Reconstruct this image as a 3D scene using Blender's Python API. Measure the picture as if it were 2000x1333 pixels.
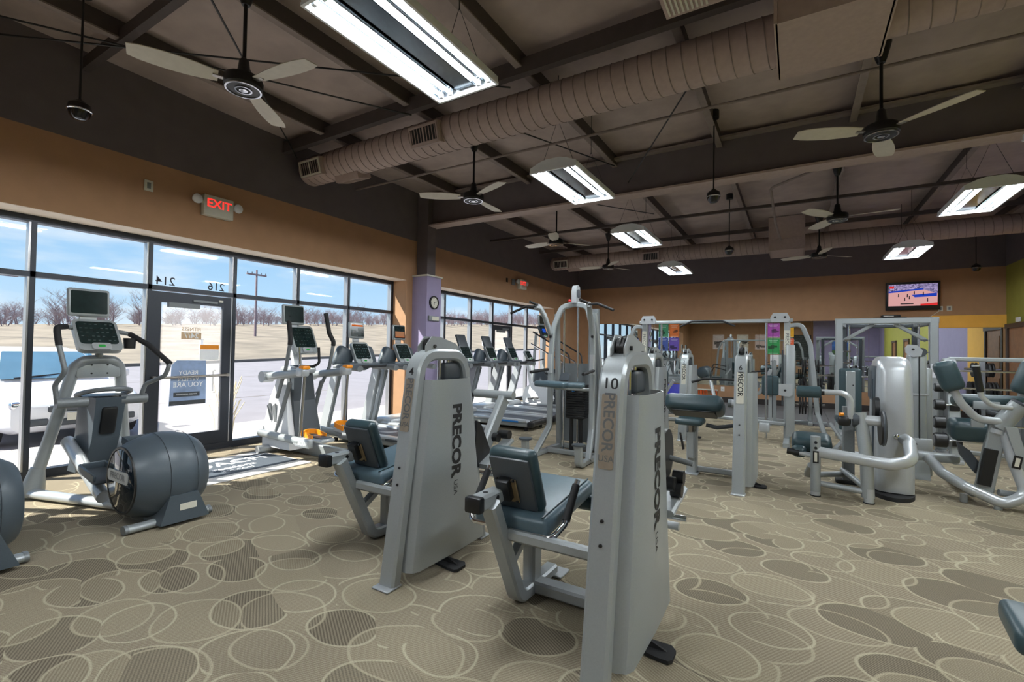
import bpy, bmesh, math, random
from mathutils import Vector, Matrix, noise
for _o in list(bpy.data.objects): bpy.data.objects.remove(_o)
SC = bpy.context.scene
COL = SC.collection
# ---------------------------------------------------------------- camera
cam_d = bpy.data.cameras.new('camera'); cam = bpy.data.objects.new('camera', cam_d); COL.objects.link(cam)
cam_d.sensor_width = 36.0; cam_d.lens = 922.9 / 2000 * 36; cam_d.clip_end = 2000; cam_d.clip_start = .05
def cam_axes(yaw, pitch, roll):
    F = Vector((-math.sin(yaw)*math.cos(pitch), math.cos(yaw)*math.cos(pitch), math.sin(pitch)))
    R = Vector((math.cos(yaw), math.sin(yaw), 0)); U = R.cross(F)
    return F, R*math.cos(roll)+U*math.sin(roll), -R*math.sin(roll)+U*math.cos(roll)
_F, _R, _U = cam_axes(.5420, .02026, .01620)
cam.matrix_world = Matrix(((_R.x, _U.x, -_F.x, 0), (_R.y, _U.y, -_F.y, 0), (_R.z, _U.z, -_F.z, 1.42), (0, 0, 0, 1)))
SC.camera = cam
# ---------------------------------------------------------------- exposure, sky, sun
vs = SC.view_settings
vs.view_transform = 'Standard'; vs.look = 'None'; vs.exposure = 0.0; vs.gamma = 1.0; vs.use_curve_mapping = False
TUBE = 150.0          # emission of the fluorescent tubes
SUN = 12.0
SKY = 1.15
world = bpy.data.worlds.new('sky'); SC.world = world; world.use_nodes = True
nt = world.node_tree; nt.nodes.clear()
def N(nt, t, **kw):
    n = nt.nodes.new(t)
    for k, v in kw.items(): setattr(n, k, v)
    return n
_o = N(nt, 'ShaderNodeOutputWorld'); _b = N(nt, 'ShaderNodeBackground'); _b.inputs[1].default_value = SKY
_g = N(nt, 'ShaderNodeTexCoord'); _s = N(nt, 'ShaderNodeSeparateXYZ'); nt.links.new(_g.outputs['Generated'], _s.inputs[0])
_r = N(nt, 'ShaderNodeValToRGB'); nt.links.new(_s.outputs[2], _r.inputs[0])
_e = _r.color_ramp.elements
_e[0].position = 0.0; _e[0].color = (.62, .76, .90, 1); _e[1].position = .55; _e[1].color = (.10, .27, .62, 1)
_x = _e.new(.10); _x.color = (.45, .68, .92, 1)
_x = _e.new(.28); _x.color = (.22, .48, .82, 1)
_m = N(nt, 'ShaderNodeMapping'); _m.inputs['Scale'].default_value = (1.4, 1.4, 6.0); nt.links.new(_g.outputs['Generated'], _m.inputs[0])
_n = N(nt, 'ShaderNodeTexNoise'); _n.inputs['Scale'].default_value = 2.6; _n.inputs['Detail'].default_value = 7; _n.inputs['Roughness'].default_value = .55
nt.links.new(_m.outputs[0], _n.inputs[0])
_c = N(nt, 'ShaderNodeValToRGB'); _c.color_ramp.elements[0].position = .48; _c.color_ramp.elements[0].color = (0, 0, 0, 1); _c.color_ramp.elements[1].position = .72; _c.color_ramp.elements[1].color = (.85, .85, .85, 1)
nt.links.new(_n.outputs[0], _c.inputs[0])
_mx = N(nt, 'ShaderNodeMixRGB'); nt.links.new(_c.outputs[0], _mx.inputs[0]); nt.links.new(_r.outputs[0], _mx.inputs[1]); _mx.inputs[2].default_value = (.88, .91, .95, 1)
nt.links.new(_mx.outputs[0], _b.inputs[0]); nt.links.new(_b.outputs[0], _o.inputs[0])
sun_d = bpy.data.lights.new('sun', 'SUN'); sun_d.energy = SUN; sun_d.angle = .009; sun_d.color = (1, .95, .86)
sun = bpy.data.objects.new('sun', sun_d); COL.objects.link(sun)
sun.rotation_euler = Vector((1, .95, -1.38)).to_track_quat('-Z', 'Y').to_euler()
sun.location = (-30, -25, 40)

# ---------------------------------------------------------------- helpers
V = Vector
def fil(pts, r, n=6):
    """round the inner corners of a polyline"""
    pts = [V(p) for p in pts]; out = [pts[0]]
    for i in range(1, len(pts)-1):
        a, b, c = pts[i-1], pts[i], pts[i+1]
        rr = r[i-1] if isinstance(r, (list, tuple)) else r
        d1 = (a-b); d2 = (c-b); l1, l2 = d1.length, d2.length
        d1.normalize(); d2.normalize()
        ang = d1.angle(d2)
        if ang > 3.1 or rr <= 0: out.append(b); continue
        t = min(rr/math.tan(ang/2), l1*.49, l2*.49)
        p, q = b+d1*t, b+d2*t
        for k in range(n+1):
            s = k/n
            out.append((p*(1-s)+b*s)*(1-s)+(b*(1-s)+q*s)*s)
    out.append(pts[-1]); return out
_txt = {}
def text_data(s, size, bold):
    k = (s, size, bold)
    if k not in _txt:
        c = bpy.data.curves.new('t', 'FONT'); c.body = s; c.size = size; c.align_x = 'CENTER'; c.align_y = 'CENTER'; c.offset = bold*size; c.resolution_u = 3
        o = bpy.data.objects.new('t', c); COL.objects.link(o)
        dg = bpy.context.evaluated_depsgraph_get()
        m = bpy.data.meshes.new_from_object(o.evaluated_get(dg))
        _txt[k] = ([v.co.copy() for v in m.vertices], [list(p.vertices) for p in m.polygons])
        bpy.data.objects.remove(o); bpy.data.meshes.remove(m); bpy.data.curves.remove(c)
    return _txt[k]
class MB:
    def __init__(s): s.v = []; s.f = []
    def add(s, vs, fs):
        o = len(s.v); s.v += [V(p) for p in vs]; s.f += [[i+o for i in f] for f in fs]; return s
    def bx(s, x0, x1, y0, y1, z0, z1):
        return s.add([(x0,y0,z0),(x1,y0,z0),(x1,y1,z0),(x0,y1,z0),(x0,y0,z1),(x1,y0,z1),(x1,y1,z1),(x0,y1,z1)],
                     [(3,2,1,0),(4,5,6,7),(0,1,5,4),(1,2,6,5),(2,3,7,6),(3,0,4,7)])
    def box(s, c, sz, rot=None):
        b = MB().bx(-sz[0]/2, sz[0]/2, -sz[1]/2, sz[1]/2, -sz[2]/2, sz[2]/2)
        M = rot.to_4x4() if rot else Matrix()
        return s.add([M @ p + V(c) for p in b.v], b.f)
    def rbox(s, c, sz, r, seg=3, rot=None):
        bm = bmesh.new(); bmesh.ops.create_cube(bm, size=1)
        for v in bm.verts: v.co = V((v.co.x*sz[0], v.co.y*sz[1], v.co.z*sz[2]))
        bmesh.ops.bevel(bm, geom=bm.edges[:], offset=min(r, min(sz)*.49), segments=seg, affect='EDGES', profile=.5)
        bm.verts.index_update()
        M = rot.to_4x4() if rot else Matrix()
        s.add([M @ v.co + V(c) for v in bm.verts], [[v.index for v in f.verts] for f in bm.faces]); bm.free(); return s
    def cyl(s, p0, p1, r, r2=None, n=16):
        p0, p1 = V(p0), V(p1); r2 = r if r2 is None else r2
        d = (p1-p0).normalized(); u = d.orthogonal().normalized(); w = d.cross(u)
        vs = []
        for p, rr in ((p0, r), (p1, r2)):
            vs += [p+(u*math.cos(2*math.pi*i/n)+w*math.sin(2*math.pi*i/n))*rr for i in range(n)]
        return s.add(vs, [(i, (i+1) % n, n+(i+1) % n, n+i) for i in range(n)]+[list(range(n))[::-1], list(range(n, 2*n))])
    def sweep(s, pts, prof, up=None, closed=False):
        pts = [V(p) for p in pts]; n = len(pts); m = len(prof); vs = []; prev = None
        for i, p in enumerate(pts):
            if closed: t = pts[(i+1) % n]-pts[i-1]
            else: t = pts[min(i+1, n-1)]-pts[max(i-1, 0)]
            t.normalize()
            if up is not None: nn = V(up)-t*V(up).dot(t)
            elif prev is None: nn = t.orthogonal()
            else: nn = prev-t*prev.dot(t)
            nn.normalize(); prev = nn; b = t.cross(nn)
            vs += [p+nn*a+b*c for a, c in prof]
        fs = []
        for i in range(n if closed else n-1):
            j = (i+1) % n
            fs += [(i*m+k, i*m+(k+1) % m, j*m+(k+1) % m, j*m+k) for k in range(m)]
        if not closed: fs += [list(range(m))[::-1], list(range((n-1)*m, n*m))]
        return s.add(vs, fs)
    def tube(s, pts, r, n=10, closed=False):
        return s.sweep(pts, [(r*math.cos(2*math.pi*k/n), r*math.sin(2*math.pi*k/n)) for k in range(n)], None, closed)
    def oval(s, pts, a, b, up, n=14):
        return s.sweep(pts, [(a*math.cos(2*math.pi*k/n), b*math.sin(2*math.pi*k/n)) for k in range(n)], up)
    def rect(s, pts, w, h, up, c=.012):
        """rectangular tube: w along up, h in the plane"""
        a, b = w/2, h/2
        return s.sweep(pts, [(a-c, b), (a, b-c), (a, -b+c), (a-c, -b), (-a+c, -b), (-a, -b+c), (-a, b-c), (-a+c, b)], up)
    def lathe(s, prof, o=(0,0,0), axis=(0,0,1), n=24, ring=False):
        ax = V(axis).normalized(); u = ax.orthogonal().normalized(); w = ax.cross(u); o = V(o); vs = []; m = len(prof)
        for i in range(n):
            d = u*math.cos(2*math.pi*i/n)+w*math.sin(2*math.pi*i/n)
            vs += [o+d*r+ax*z for r, z in prof]
        fs = []
        for i in range(n):
            j = (i+1) % n
            fs += [(i*m+k, j*m+k, j*m+k+1, i*m+k+1) for k in range(m-1)]
        if ring: fs += [(i*m+m-1, ((i+1) % n)*m+m-1, ((i+1) % n)*m, i*m) for i in range(n)]
        for k, rev in (() if ring else ((0, True), (m-1, False))):
            if prof[k][0] > 1e-5:
                l = [i*m+k for i in range(n)]; fs.append(l[::-1] if rev else l)
        return s.add(vs, fs)
    def prism(s, poly, o, u, v, t):
        o, u, v = V(o), V(u).normalized(), V(v).normalized(); w = u.cross(v); n = len(poly)
        vs = [o+u*a+v*b-w*t/2 for a, b in poly]+[o+u*a+v*b+w*t/2 for a, b in poly]
        return s.add(vs, [list(range(n))[::-1], list(range(n, 2*n))]+[(i, (i+1) % n, n+(i+1) % n, n+i) for i in range(n)])
    def ball(s, c, r, nu=16, nv=8, sc=(1,1,1)):
        c = V(c); prof = [(r*math.sin(math.pi*k/nv), -r*math.cos(math.pi*k/nv)) for k in range(nv+1)]
        b = MB().lathe(prof, n=nu)
        return s.add([V((p.x*sc[0], p.y*sc[1], p.z*sc[2]))+c for p in b.v], b.f)
    def text(s, txt, size, o, right, up, bold=0.0):
        vs, fs = text_data(txt, size, bold); o, r, u = V(o), V(right).normalized(), V(up).normalized()
        return s.add([o+r*p.x+u*p.y for p in vs], fs)
    def shift(s, d):
        d = V(d); s.v = [p+d for p in s.v]; return s
    def mesh(s, name, mat, smooth=True, fix=True):
        me = bpy.data.meshes.new(name); me.from_pydata([tuple(p) for p in s.v], [], s.f)
        if fix:
            bm = bmesh.new(); bm.from_mesh(me); bmesh.ops.remove_doubles(bm, verts=bm.verts[:], dist=1e-6)
            bmesh.ops.recalc_face_normals(bm, faces=bm.faces[:]); bm.to_mesh(me); bm.free()
        if mat is not None: me.materials.append(mat)
        if smooth:
            me.polygons.foreach_set('use_smooth', [True]*len(me.polygons)); me.set_sharp_from_angle(angle=.65)
        me.update(); return me
def rr_poly(w, h, r, n=5):
    """rounded rectangle, centred"""
    out = []
    for cx, cy, a0 in ((w/2-r, h/2-r, 0), (-w/2+r, h/2-r, 90), (-w/2+r, -h/2+r, 180), (w/2-r, -h/2+r, 270)):
        for k in range(n+1):
            a = math.radians(a0+90*k/n); out.append((cx+r*math.cos(a), cy+r*math.sin(a)))
    return out
def obj(name, mb, mat, parent=None, smooth=True, fix=True, label=None, kind=None):
    me = mb if isinstance(mb, bpy.types.Mesh) else mb.mesh(name, mat, smooth, fix)
    o = bpy.data.objects.new(name, me); COL.objects.link(o)
    if parent is not None: o.parent = parent
    if label: o['label'] = label
    if kind: o['kind'] = kind
    return o
def tag(o, label, cat, group=None, kind=None):
    o['label'] = label; o['category'] = cat
    if group: o['group'] = group
    if kind: o['kind'] = kind
    return o
def thing(name, label, cat, loc=(0,0,0), rz=0, group=None):
    o = bpy.data.objects.new(name, None); COL.objects.link(o); o.empty_display_size = .1
    o.location = loc; o.rotation_euler = (0, 0, rz); return tag(o, label, cat, group)
def struct(name, mb, mat, parent=None, smooth=True, label=None):
    o = obj(name, mb, mat, parent, smooth, label=label)
    if parent is None: o['kind'] = 'structure'
    return o
def sempty(name, loc=(0,0,0), label=None):
    o = bpy.data.objects.new(name, None); COL.objects.link(o); o.location = loc; o['kind'] = 'structure'; o.empty_display_size = .1
    if label: o['label'] = label
    return o
def dup(root, loc, rz=None, label=None):
    r = root.copy(); COL.objects.link(r); r.location = loc
    if rz is not None: r.rotation_euler = (0, 0, rz)
    if label: r['label'] = label
    for ch in list(root.children):
        c = ch.copy(); COL.objects.link(c); c.parent = r
        for g in list(ch.children):
            d = g.copy(); COL.objects.link(d); d.parent = c
    return r
def RX(a): return Matrix.Rotation(math.radians(a), 3, 'X')
def RY(a): return Matrix.Rotation(math.radians(a), 3, 'Y')
def RZ(a): return Matrix.Rotation(math.radians(a), 3, 'Z')
# ---------------------------------------------------------------- materials
def lin(c):
    return tuple(((x/255)/12.92 if x/255 <= .04045 else ((x/255+.055)/1.055)**2.4) for x in c)
def mat(name, rgb, rough=.5, metal=0.0, var=.06, scale=14.0, bump=0.0, bscale=60.0, spec=.5):
    m = bpy.data.materials.new(name); m.use_nodes = True; nt = m.node_tree; b = nt.nodes['Principled BSDF']
    c = lin(rgb)
    b.inputs['Roughness'].default_value = rough; b.inputs['Metallic'].default_value = metal
    b.inputs['Specular IOR Level'].default_value = spec
    tc = N(nt, 'ShaderNodeTexCoord'); nz = N(nt, 'ShaderNodeTexNoise'); nz.inputs['Scale'].default_value = scale; nz.inputs['Detail'].default_value = 4
    nt.links.new(tc.outputs['Object'], nz.inputs[0])
    rp = N(nt, 'ShaderNodeValToRGB'); e = rp.color_ramp.elements
    e[0].position = .3; e[1].position = .7
    e[0].color = tuple(x*(1-var) for x in c)+(1,); e[1].color = tuple(min(1, x*(1+var)) for x in c)+(1,)
    nt.links.new(nz.outputs[0], rp.inputs[0]); nt.links.new(rp.outputs[0], b.inputs['Base Color'])
    if bump:
        n2 = N(nt, 'ShaderNodeTexNoise'); n2.inputs['Scale'].default_value = bscale; n2.inputs['Detail'].default_value = 3
        nt.links.new(tc.outputs['Object'], n2.inputs[0])
        bp = N(nt, 'ShaderNodeBump'); bp.inputs['Strength'].default_value = bump; bp.inputs['Distance'].default_value = .01
        nt.links.new(n2.outputs[0], bp.inputs['Height']); nt.links.new(bp.outputs[0], b.inputs['Normal'])
    return m
def emis(name, rgb, s):
    m = bpy.data.materials.new(name); m.use_nodes = True; nt = m.node_tree; nt.nodes.clear()
    e = N(nt, 'ShaderNodeEmission'); o = N(nt, 'ShaderNodeOutputMaterial'); e.inputs[0].default_value = lin(rgb)+(1,); e.inputs[1].default_value = s
    nt.links.new(e.outputs[0], o.inputs[0]); return m
def glass(name, haze=0.0, gloss=.05, tint=(1,1,1)):
    m = bpy.data.materials.new(name); m.use_nodes = True; nt = m.node_tree; nt.nodes.clear()
    o = N(nt, 'ShaderNodeOutputMaterial'); t = N(nt, 'ShaderNodeBsdfTransparent'); t.inputs[0].default_value = tint+(1,)
    g = N(nt, 'ShaderNodeBsdfGlossy'); g.inputs['Roughness'].default_value = .02; mx = N(nt, 'ShaderNodeMixShader'); mx.inputs[0].default_value = gloss
    nt.links.new(t.outputs[0], mx.inputs[1]); nt.links.new(g.outputs[0], mx.inputs[2]); last = mx
    if haze:
        d = N(nt, 'ShaderNodeBsdfTranslucent'); d.inputs[0].default_value = (.95, .95, .93, 1); m2 = N(nt, 'ShaderNodeMixShader'); m2.inputs[0].default_value = haze
        nt.links.new(mx.outputs[0], m2.inputs[1]); nt.links.new(d.outputs[0], m2.inputs[2]); last = m2
    nt.links.new(last.outputs[0], o.inputs[0]); return m
M = {}
M['silver'] = mat('silver_paint', (158, 164, 166), .34, .25, .03, 120)
M['silver2'] = mat('satin_silver', (186, 191, 195), .28, .35, .03, 120)
M['grey'] = mat('grey_paint', (120, 125, 128), .45, .2, .05, 90)
M['dgrey'] = mat('charcoal_plastic', (66, 72, 78), .42, 0, .06, 120)
M['drum'] = mat('slate_plastic', (74, 84, 92), .38, 0, .05, 160)
M['black'] = mat('black_plastic', (24, 25, 27), .4, 0, .1, 60)
M['rubber'] = mat('black_rubber', (32, 32, 34), .75, 0, .15, 60)
M['vinyl'] = mat('teal_vinyl', (50, 70, 76), .38, 0, .06, 30, .06, 180)
M['vinyl2'] = mat('slate_vinyl', (82, 102, 112), .38, 0, .05, 30, .06, 180)
M['chrome'] = mat('chrome', (215, 218, 222), .14, 1.0, .02, 20)
M['steel'] = mat('brushed_steel', (170, 165, 158), .32, .9, .06, 80)
M['white'] = mat('white_plastic', (226, 229, 233), .35, 0, .02, 60)
M['offwhite'] = mat('offwhite_plastic', (206, 204, 190), .5, 0, .03, 60)
M['orange'] = mat('orange_plastic', (238, 146, 24), .4, 0, .05, 60)
M['blue'] = mat('blue_plastic', (42, 120, 190), .4, 0, .05, 60)
M['screen'] = mat('dark_screen', (26, 40, 40), .12, 0, .15, 20)
M['ink'] = mat('black_ink', (28, 29, 31), .6, 0, .05, 60)
M['inkgrey'] = mat('grey_ink', (96, 98, 100), .6, 0, .05, 60)
M['inkwhite'] = mat('white_ink', (238, 240, 242), .6, 0, .02, 60)
M['inkred'] = emis('exit_red', (255, 60, 52), 1.2)
M['led'] = mat('control_legends', (92, 104, 104), .5, 0, .05, 60)
M['ledgreen'] = emis('green_led', (70, 190, 90), .5)
M['ceil'] = mat('ceiling_insulation_paint', (172, 157, 150), .85, 0, .12, 3.0, .35, 9)
M['band'] = mat('dark_wall_paint', (104, 96, 98), .8, 0, .06, 5, .1, 120)
M['brown'] = mat('brown_wall_paint', (172, 133, 99), .75, 0, .05, 5, .08, 140)
M['green'] = mat('olive_wall_paint', (150, 146, 62), .75, 0, .05, 5, .08, 140)
M['yellow'] = mat('yellow_wall_paint', (250, 190, 84), .75, 0, .03, 5, .05, 140)
M['purple'] = mat('purple_wall_paint', (150, 140, 172), .75, 0, .04, 5, .06, 140)
M['duct'] = mat('duct_paint', (172, 154, 146), .7, 0, .06, 20)
M['joist'] = mat('joist_paint', (136, 124, 118), .75, 0, .1, 10)
M['frame'] = mat('bronze_aluminium', (50, 54, 62), .4, .4, .06, 60)
M['alu'] = mat('mill_aluminium', (176, 176, 178), .3, .7, .04, 60)
M['base'] = mat('black_baseboard', (46, 40, 38), .6, 0, .08, 20)
M['wood'] = mat('door_wood', (150, 104, 66), .5, 0, .15, 8)
M['dwood'] = mat('dark_door_trim', (66, 48, 38), .55, 0, .1, 12)
M['mirror'] = mat('mirror_silver', (226, 232, 230), .015, 1.0, .0, 5)
M['fanw'] = mat('fan_blade_cream', (206, 200, 186), .45, 0, .04, 20)
M['refl'] = mat('white_reflector', (226, 232, 236), .3, .2, .02, 20)
M['trough'] = mat('specular_aluminium', (104, 112, 118), .16, 1.0, .02, 20)
M['djoist'] = mat('dark_joist_paint', (74, 66, 64), .7, 0, .1, 10)
M['tube'] = emis('fluorescent_tube', (246, 252, 255), TUBE)
M['glass'] = glass('window_glass', 0, .012, (.97, .985, .985))
M['doorglass'] = glass('door_glass', .09, .03)
# ================================================================ ROOM
XL, XW, XG, YB, XR, YF, ZC = -6.45, -6.79, -6.845, 15.1, 4.12, -5.0, 4.48
ZS, ZB = 2.75, 3.55
def carpet():
    m = bpy.data.materials.new('patterned_carpet'); m.use_nodes = True; nt = m.node_tree; b = nt.nodes['Principled BSDF']; L = nt.links
    b.inputs['Roughness'].default_value = .95; b.inputs['Specular IOR Level'].default_value = .1
    tc = N(nt, 'ShaderNodeTexCoord')
    wob = N(nt, 'ShaderNodeTexNoise'); wob.inputs['Scale'].default_value = 1.3; L.new(tc.outputs['Object'], wob.inputs[0])
    va = N(nt, 'ShaderNodeVectorMath', operation='MULTIPLY_ADD'); va.inputs[1].default_value = (.16, .16, 0); L.new(wob.outputs['Color'], va.inputs[0]); L.new(tc.outputs['Object'], va.inputs[2])
    def mathn(op, a, b_=None, v=None):
        n = N(nt, 'ShaderNodeMath', operation=op); L.new(a, n.inputs[0])
        if b_ is not None: L.new(b_, n.inputs[1])
        if v is not None: n.inputs[1].default_value = v
        return n.outputs[0]
    def ramp(a, p0, p1, c0=0., c1=1.):
        n = N(nt, 'ShaderNodeMapRange'); n.inputs[1].default_value = p0; n.inputs[2].default_value = p1; n.inputs[3].default_value = c0; n.inputs[4].default_value = c1; n.interpolation_type = 'SMOOTHSTEP'
        L.new(a, n.inputs[0]); return n.outputs[0]
    lay = []
    for rot, off, sc in ((.5, (0, 0, 0), (2.1, 2.8, 1)), (.62, (.37, .21, 0), (1.9, 2.6, 1))):
        mp = N(nt, 'ShaderNodeMapping'); mp.inputs['Rotation'].default_value = (0, 0, rot); mp.inputs['Location'].default_value = off; mp.inputs['Scale'].default_value = sc
        L.new(va.outputs[0], mp.inputs[0])
        vo = N(nt, 'ShaderNodeTexVoronoi', voronoi_dimensions='2D', feature='F1'); vo.inputs['Scale'].default_value = 1.0; vo.inputs['Randomness'].default_value = .55
        L.new(mp.outputs[0], vo.inputs['Vector'])
        d = vo.outputs['Distance']; s = N(nt, 'ShaderNodeSeparateColor'); L.new(vo.outputs['Color'], s.inputs[0])
        rad = ramp(s.outputs[0], 0, 1, .40, .56)
        dd = mathn('SUBTRACT', d, rad)
        ring = mathn('MULTIPLY', ramp(dd, -.036, -.018), ramp(dd, .012, -.006))
        inside = ramp(dd, .01, -.02)
        lay.append((ring, inside, s.outputs[1]))
    # stripes, two directions
    mp = N(nt, 'ShaderNodeMapping'); mp.inputs['Rotation'].default_value = (0, 0, .55); L.new(tc.outputs['Object'], mp.inputs[0])
    w1 = N(nt, 'ShaderNodeTexWave', bands_direction='X'); w1.inputs['Scale'].default_value = 22; w1.inputs['Distortion'].default_value = .6; L.new(mp.outputs[0], w1.inputs[0])
    w2 = N(nt, 'ShaderNodeTexWave', bands_direction='Y'); w2.inputs['Scale'].default_value = 22; w2.inputs['Distortion'].default_value = .6; L.new(mp.outputs[0], w2.inputs[0])
    def mix(f, a, c):
        n = N(nt, 'ShaderNodeMixRGB'); L.new(f, n.inputs[0])
        for i, q in ((1, a), (2, c)):
            if isinstance(q, tuple): n.inputs[i].default_value = lin(q)+(1,)
            else: L.new(q, n.inputs[i])
        return n.outputs[0]
    base = (138, 127, 109)
    in1 = mathn('MULTIPLY', lay[0][1], ramp(lay[0][2], .35, .65)); in2 = mathn('MULTIPLY', lay[1][1], ramp(lay[1][2], .35, .65))
    stripe = N(nt, 'ShaderNodeMixRGB'); L.new(in1, stripe.inputs[0]); L.new(w1.outputs[0], stripe.inputs[1]); L.new(w2.outputs[0], stripe.inputs[2])
    c = mix(in1, base, (100, 91, 78)); c = mix(mathn('MULTIPLY', in2, v=.6), c, (152, 141, 119))
    c = mix(mathn('MULTIPLY', stripe.outputs[0], v=.42), c, (184, 174, 150))
    c = mix(mathn('MULTIPLY', lay[0][0], v=.75), c, (194, 184, 158)); c = mix(mathn('MULTIPLY', lay[1][0], v=.6), c, (190, 180, 154))
    nz = N(nt, 'ShaderNodeTexNoise'); nz.inputs['Scale'].default_value = 240; nz.inputs['Detail'].default_value = 2; L.new(tc.outputs['Object'], nz.inputs[0])
    c = mix(ramp(nz.outputs[0], .35, .75, 0, .5), c, (74, 66, 56))
    L.new(c, b.inputs['Base Color'])
    bp = N(nt, 'ShaderNodeBump'); bp.inputs['Strength'].default_value = .4; bp.inputs['Distance'].default_value = .004; L.new(nz.outputs[0], bp.inputs['Height']); L.new(bp.outputs[0], b.inputs['Normal'])
    return m
M['carpet'] = carpet()
M['rmat'] = mat('grey_rubber_floor', (98, 98, 100), .7, 0, .1, 30, .1, 200)
struct('floor', MB().bx(XW, XR, YF, YB, -.1, 0), M['carpet'], smooth=False)
fl2 = sempty('floor_rubber', (0, 11.35, 0), 'grey rubber mat floor along the mirror wall')
for i in range(6):   # rubber flooring laid in strips
    x0 = XL+.02+i*1.76
    obj('rubber_strip', MB().bx(x0, x0+1.754, 0, 3.72, .0, .012), M['rmat'], fl2, smooth=False)
# ceiling sheet sagging between joists
JX = [-5.55, -4.0, -2.45, -.93, .6, 2.12, 3.65]
mb = MB(); nx, ny = 84, 60
def sag(x):
    j = min(JX, key=lambda q: abs(q-x)); return .05*min(1, abs(x-j)/.4)
vs_ = []; fs_ = []
for i in range(nx+1):
    for k in range(ny+1):
        x = XL-.02+(XR-XL+.04)*i/nx; y = YF+(YB-YF)*k/ny
        vs_.append((x, y, ZC+.05-sag(x)*(.6+.8*noise.noise(V((x*.6, y*.35, 3))))+.012*noise.noise(V((x*2.5, y*2, 1)))))
for i in range(nx):
    for k in range(ny): a = i*(ny+1)+k; fs_.append((a, a+1, a+ny+2, a+ny+1))
mb.add(vs_, fs_); struct('ceiling', mb, M['ceil'])
struct('roof_deck', MB().bx(-7.2, XR+.3, YF-.3, YB+.3, ZC+.18, ZC+.3), M['grey'], smooth=False)
for j in JX:
    mb = MB().bx(j-.015, j+.015, YF, YB, 4.34, ZC+.03)
    J = struct('ceiling_joist', mb, M['djoist'], smooth=False); obj('joist_flange', MB().bx(j-.045, j+.03, YF, YB, 4.33, 4.345), M['joist'], J, smooth=False)
for y, z0, z1, w in ((1.88, 4.30, 4.42, .07), (4.16, 4.26, 4.42, .08), (9.62, 4.08, 4.13, .06), (-1.2, 4.30, 4.42, .07), (12.2, 4.26, 4.34, .07)):
    for xa, xb in (((XL, -.16), (.59, XR)) if y == 4.16 else ((XL, XR),)): struct('ceiling_purlin', MB().bx(xa, xb, y-w/2, y+w/2, z0, z1), M['djoist'], smooth=False)
# main steel beam on the column line
bm_ = sempty('steel_beam', (0, 7.15, 3.83), 'deep painted steel beam crossing the ceiling at the column')
obj('bottom_flange', MB().bx(XL-.1, XR, -.13, .13, 0, .03), M['duct'], bm_, smooth=False)
obj('web', MB().bx(XL-.1, XR, -.012, .012, .03, .58), M['band'], bm_, smooth=False)
obj('top_flange', MB().bx(XL-.1, XR, -.13, .13, .58, .61), M['joist'], bm_, smooth=False)
# ---- window wall
wl = sempty('wall_left', (0, 0, 0), 'brown wall with dark upper band above the windows')
obj('upper_band', MB().bx(-6.95, XL, YF, YB, ZB, ZC+.1), M['band'], wl, smooth=False)
obj('header', MB().bx(-6.95, XL, YF, YB, ZS, ZB), M['brown'], wl, smooth=False)
for y0, y1 in ((YF, -2.5), (6.73, 7.4), (13.2, YB)):
    obj('pier', MB().bx(-6.95, XL, y0, y1, 0, ZS), M['brown'], wl, smooth=False)
obj('soffit', MB().bx(-6.95, XL-.004, YF, YB, ZS-.006, ZS-.001), mat('soffit_bounce_tone', (240, 226, 210), .7), wl, smooth=False)  # soffit colour made paler to stand in for sunlight bounced off the sidewalk
def bay(idx, y0, y1, mull, door):
    w = sempty('window_%d' % idx, (XW, y0, 0), 'dark aluminium storefront glazing with a transom row')
    D0, D1 = -.11, 0.0       # frame depth in x
    q = lambda a: a-y0
    obj('sill_rail', MB().bx(D0, D1, 0, q(y1), 0, .09), M['frame'], w, smooth=False)
    obj('head_rail', MB().bx(D0, D1, 0, q(y1), 2.675, ZS-.006), M['frame'], w, smooth=False)
    obj('transom_rail', MB().bx(D0, D1, 0, q(y1), 2.105, 2.162), M['frame'], w, smooth=False)
    ms = [y0+.03]+mull+[y1-.03]
    for a in ms:
        o = obj('mullion', MB().bx(D0, D1, q(a)-.012, q(a)+.03, .09, 2.675), M['frame'], w, smooth=False)
        obj('mullion_edge', MB().bx(D0+.01, D1-.01, q(a)-.03, q(a)-.0125, .09, 2.675), M['alu'], o, smooth=False)
    for a, b in zip(ms, ms[1:]):
        isd = door and abs(a-door) < .05
        obj('pane', MB().bx(-.061, -.055, q(a)+.03, q(b)-.03, 2.162, 2.675), M['glass'], w, smooth=False)
        if not isd: obj('pane', MB().bx(-.061, -.055, q(a)+.03, q(b)-.03, .09, 2.105), M['glass'], w, smooth=False)
    return w
MU1 = [-1.49, -.46, .58, 1.61, 2.65, 3.67, 4.66, 5.65]
bay(1, -2.5, 6.73, MU1, 2.65)
MU2 = [8.33, 9.34, 10.29, 11.25, 12.13]
bay(2, 7.4, 13.2, MU2, 10.29)
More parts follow.
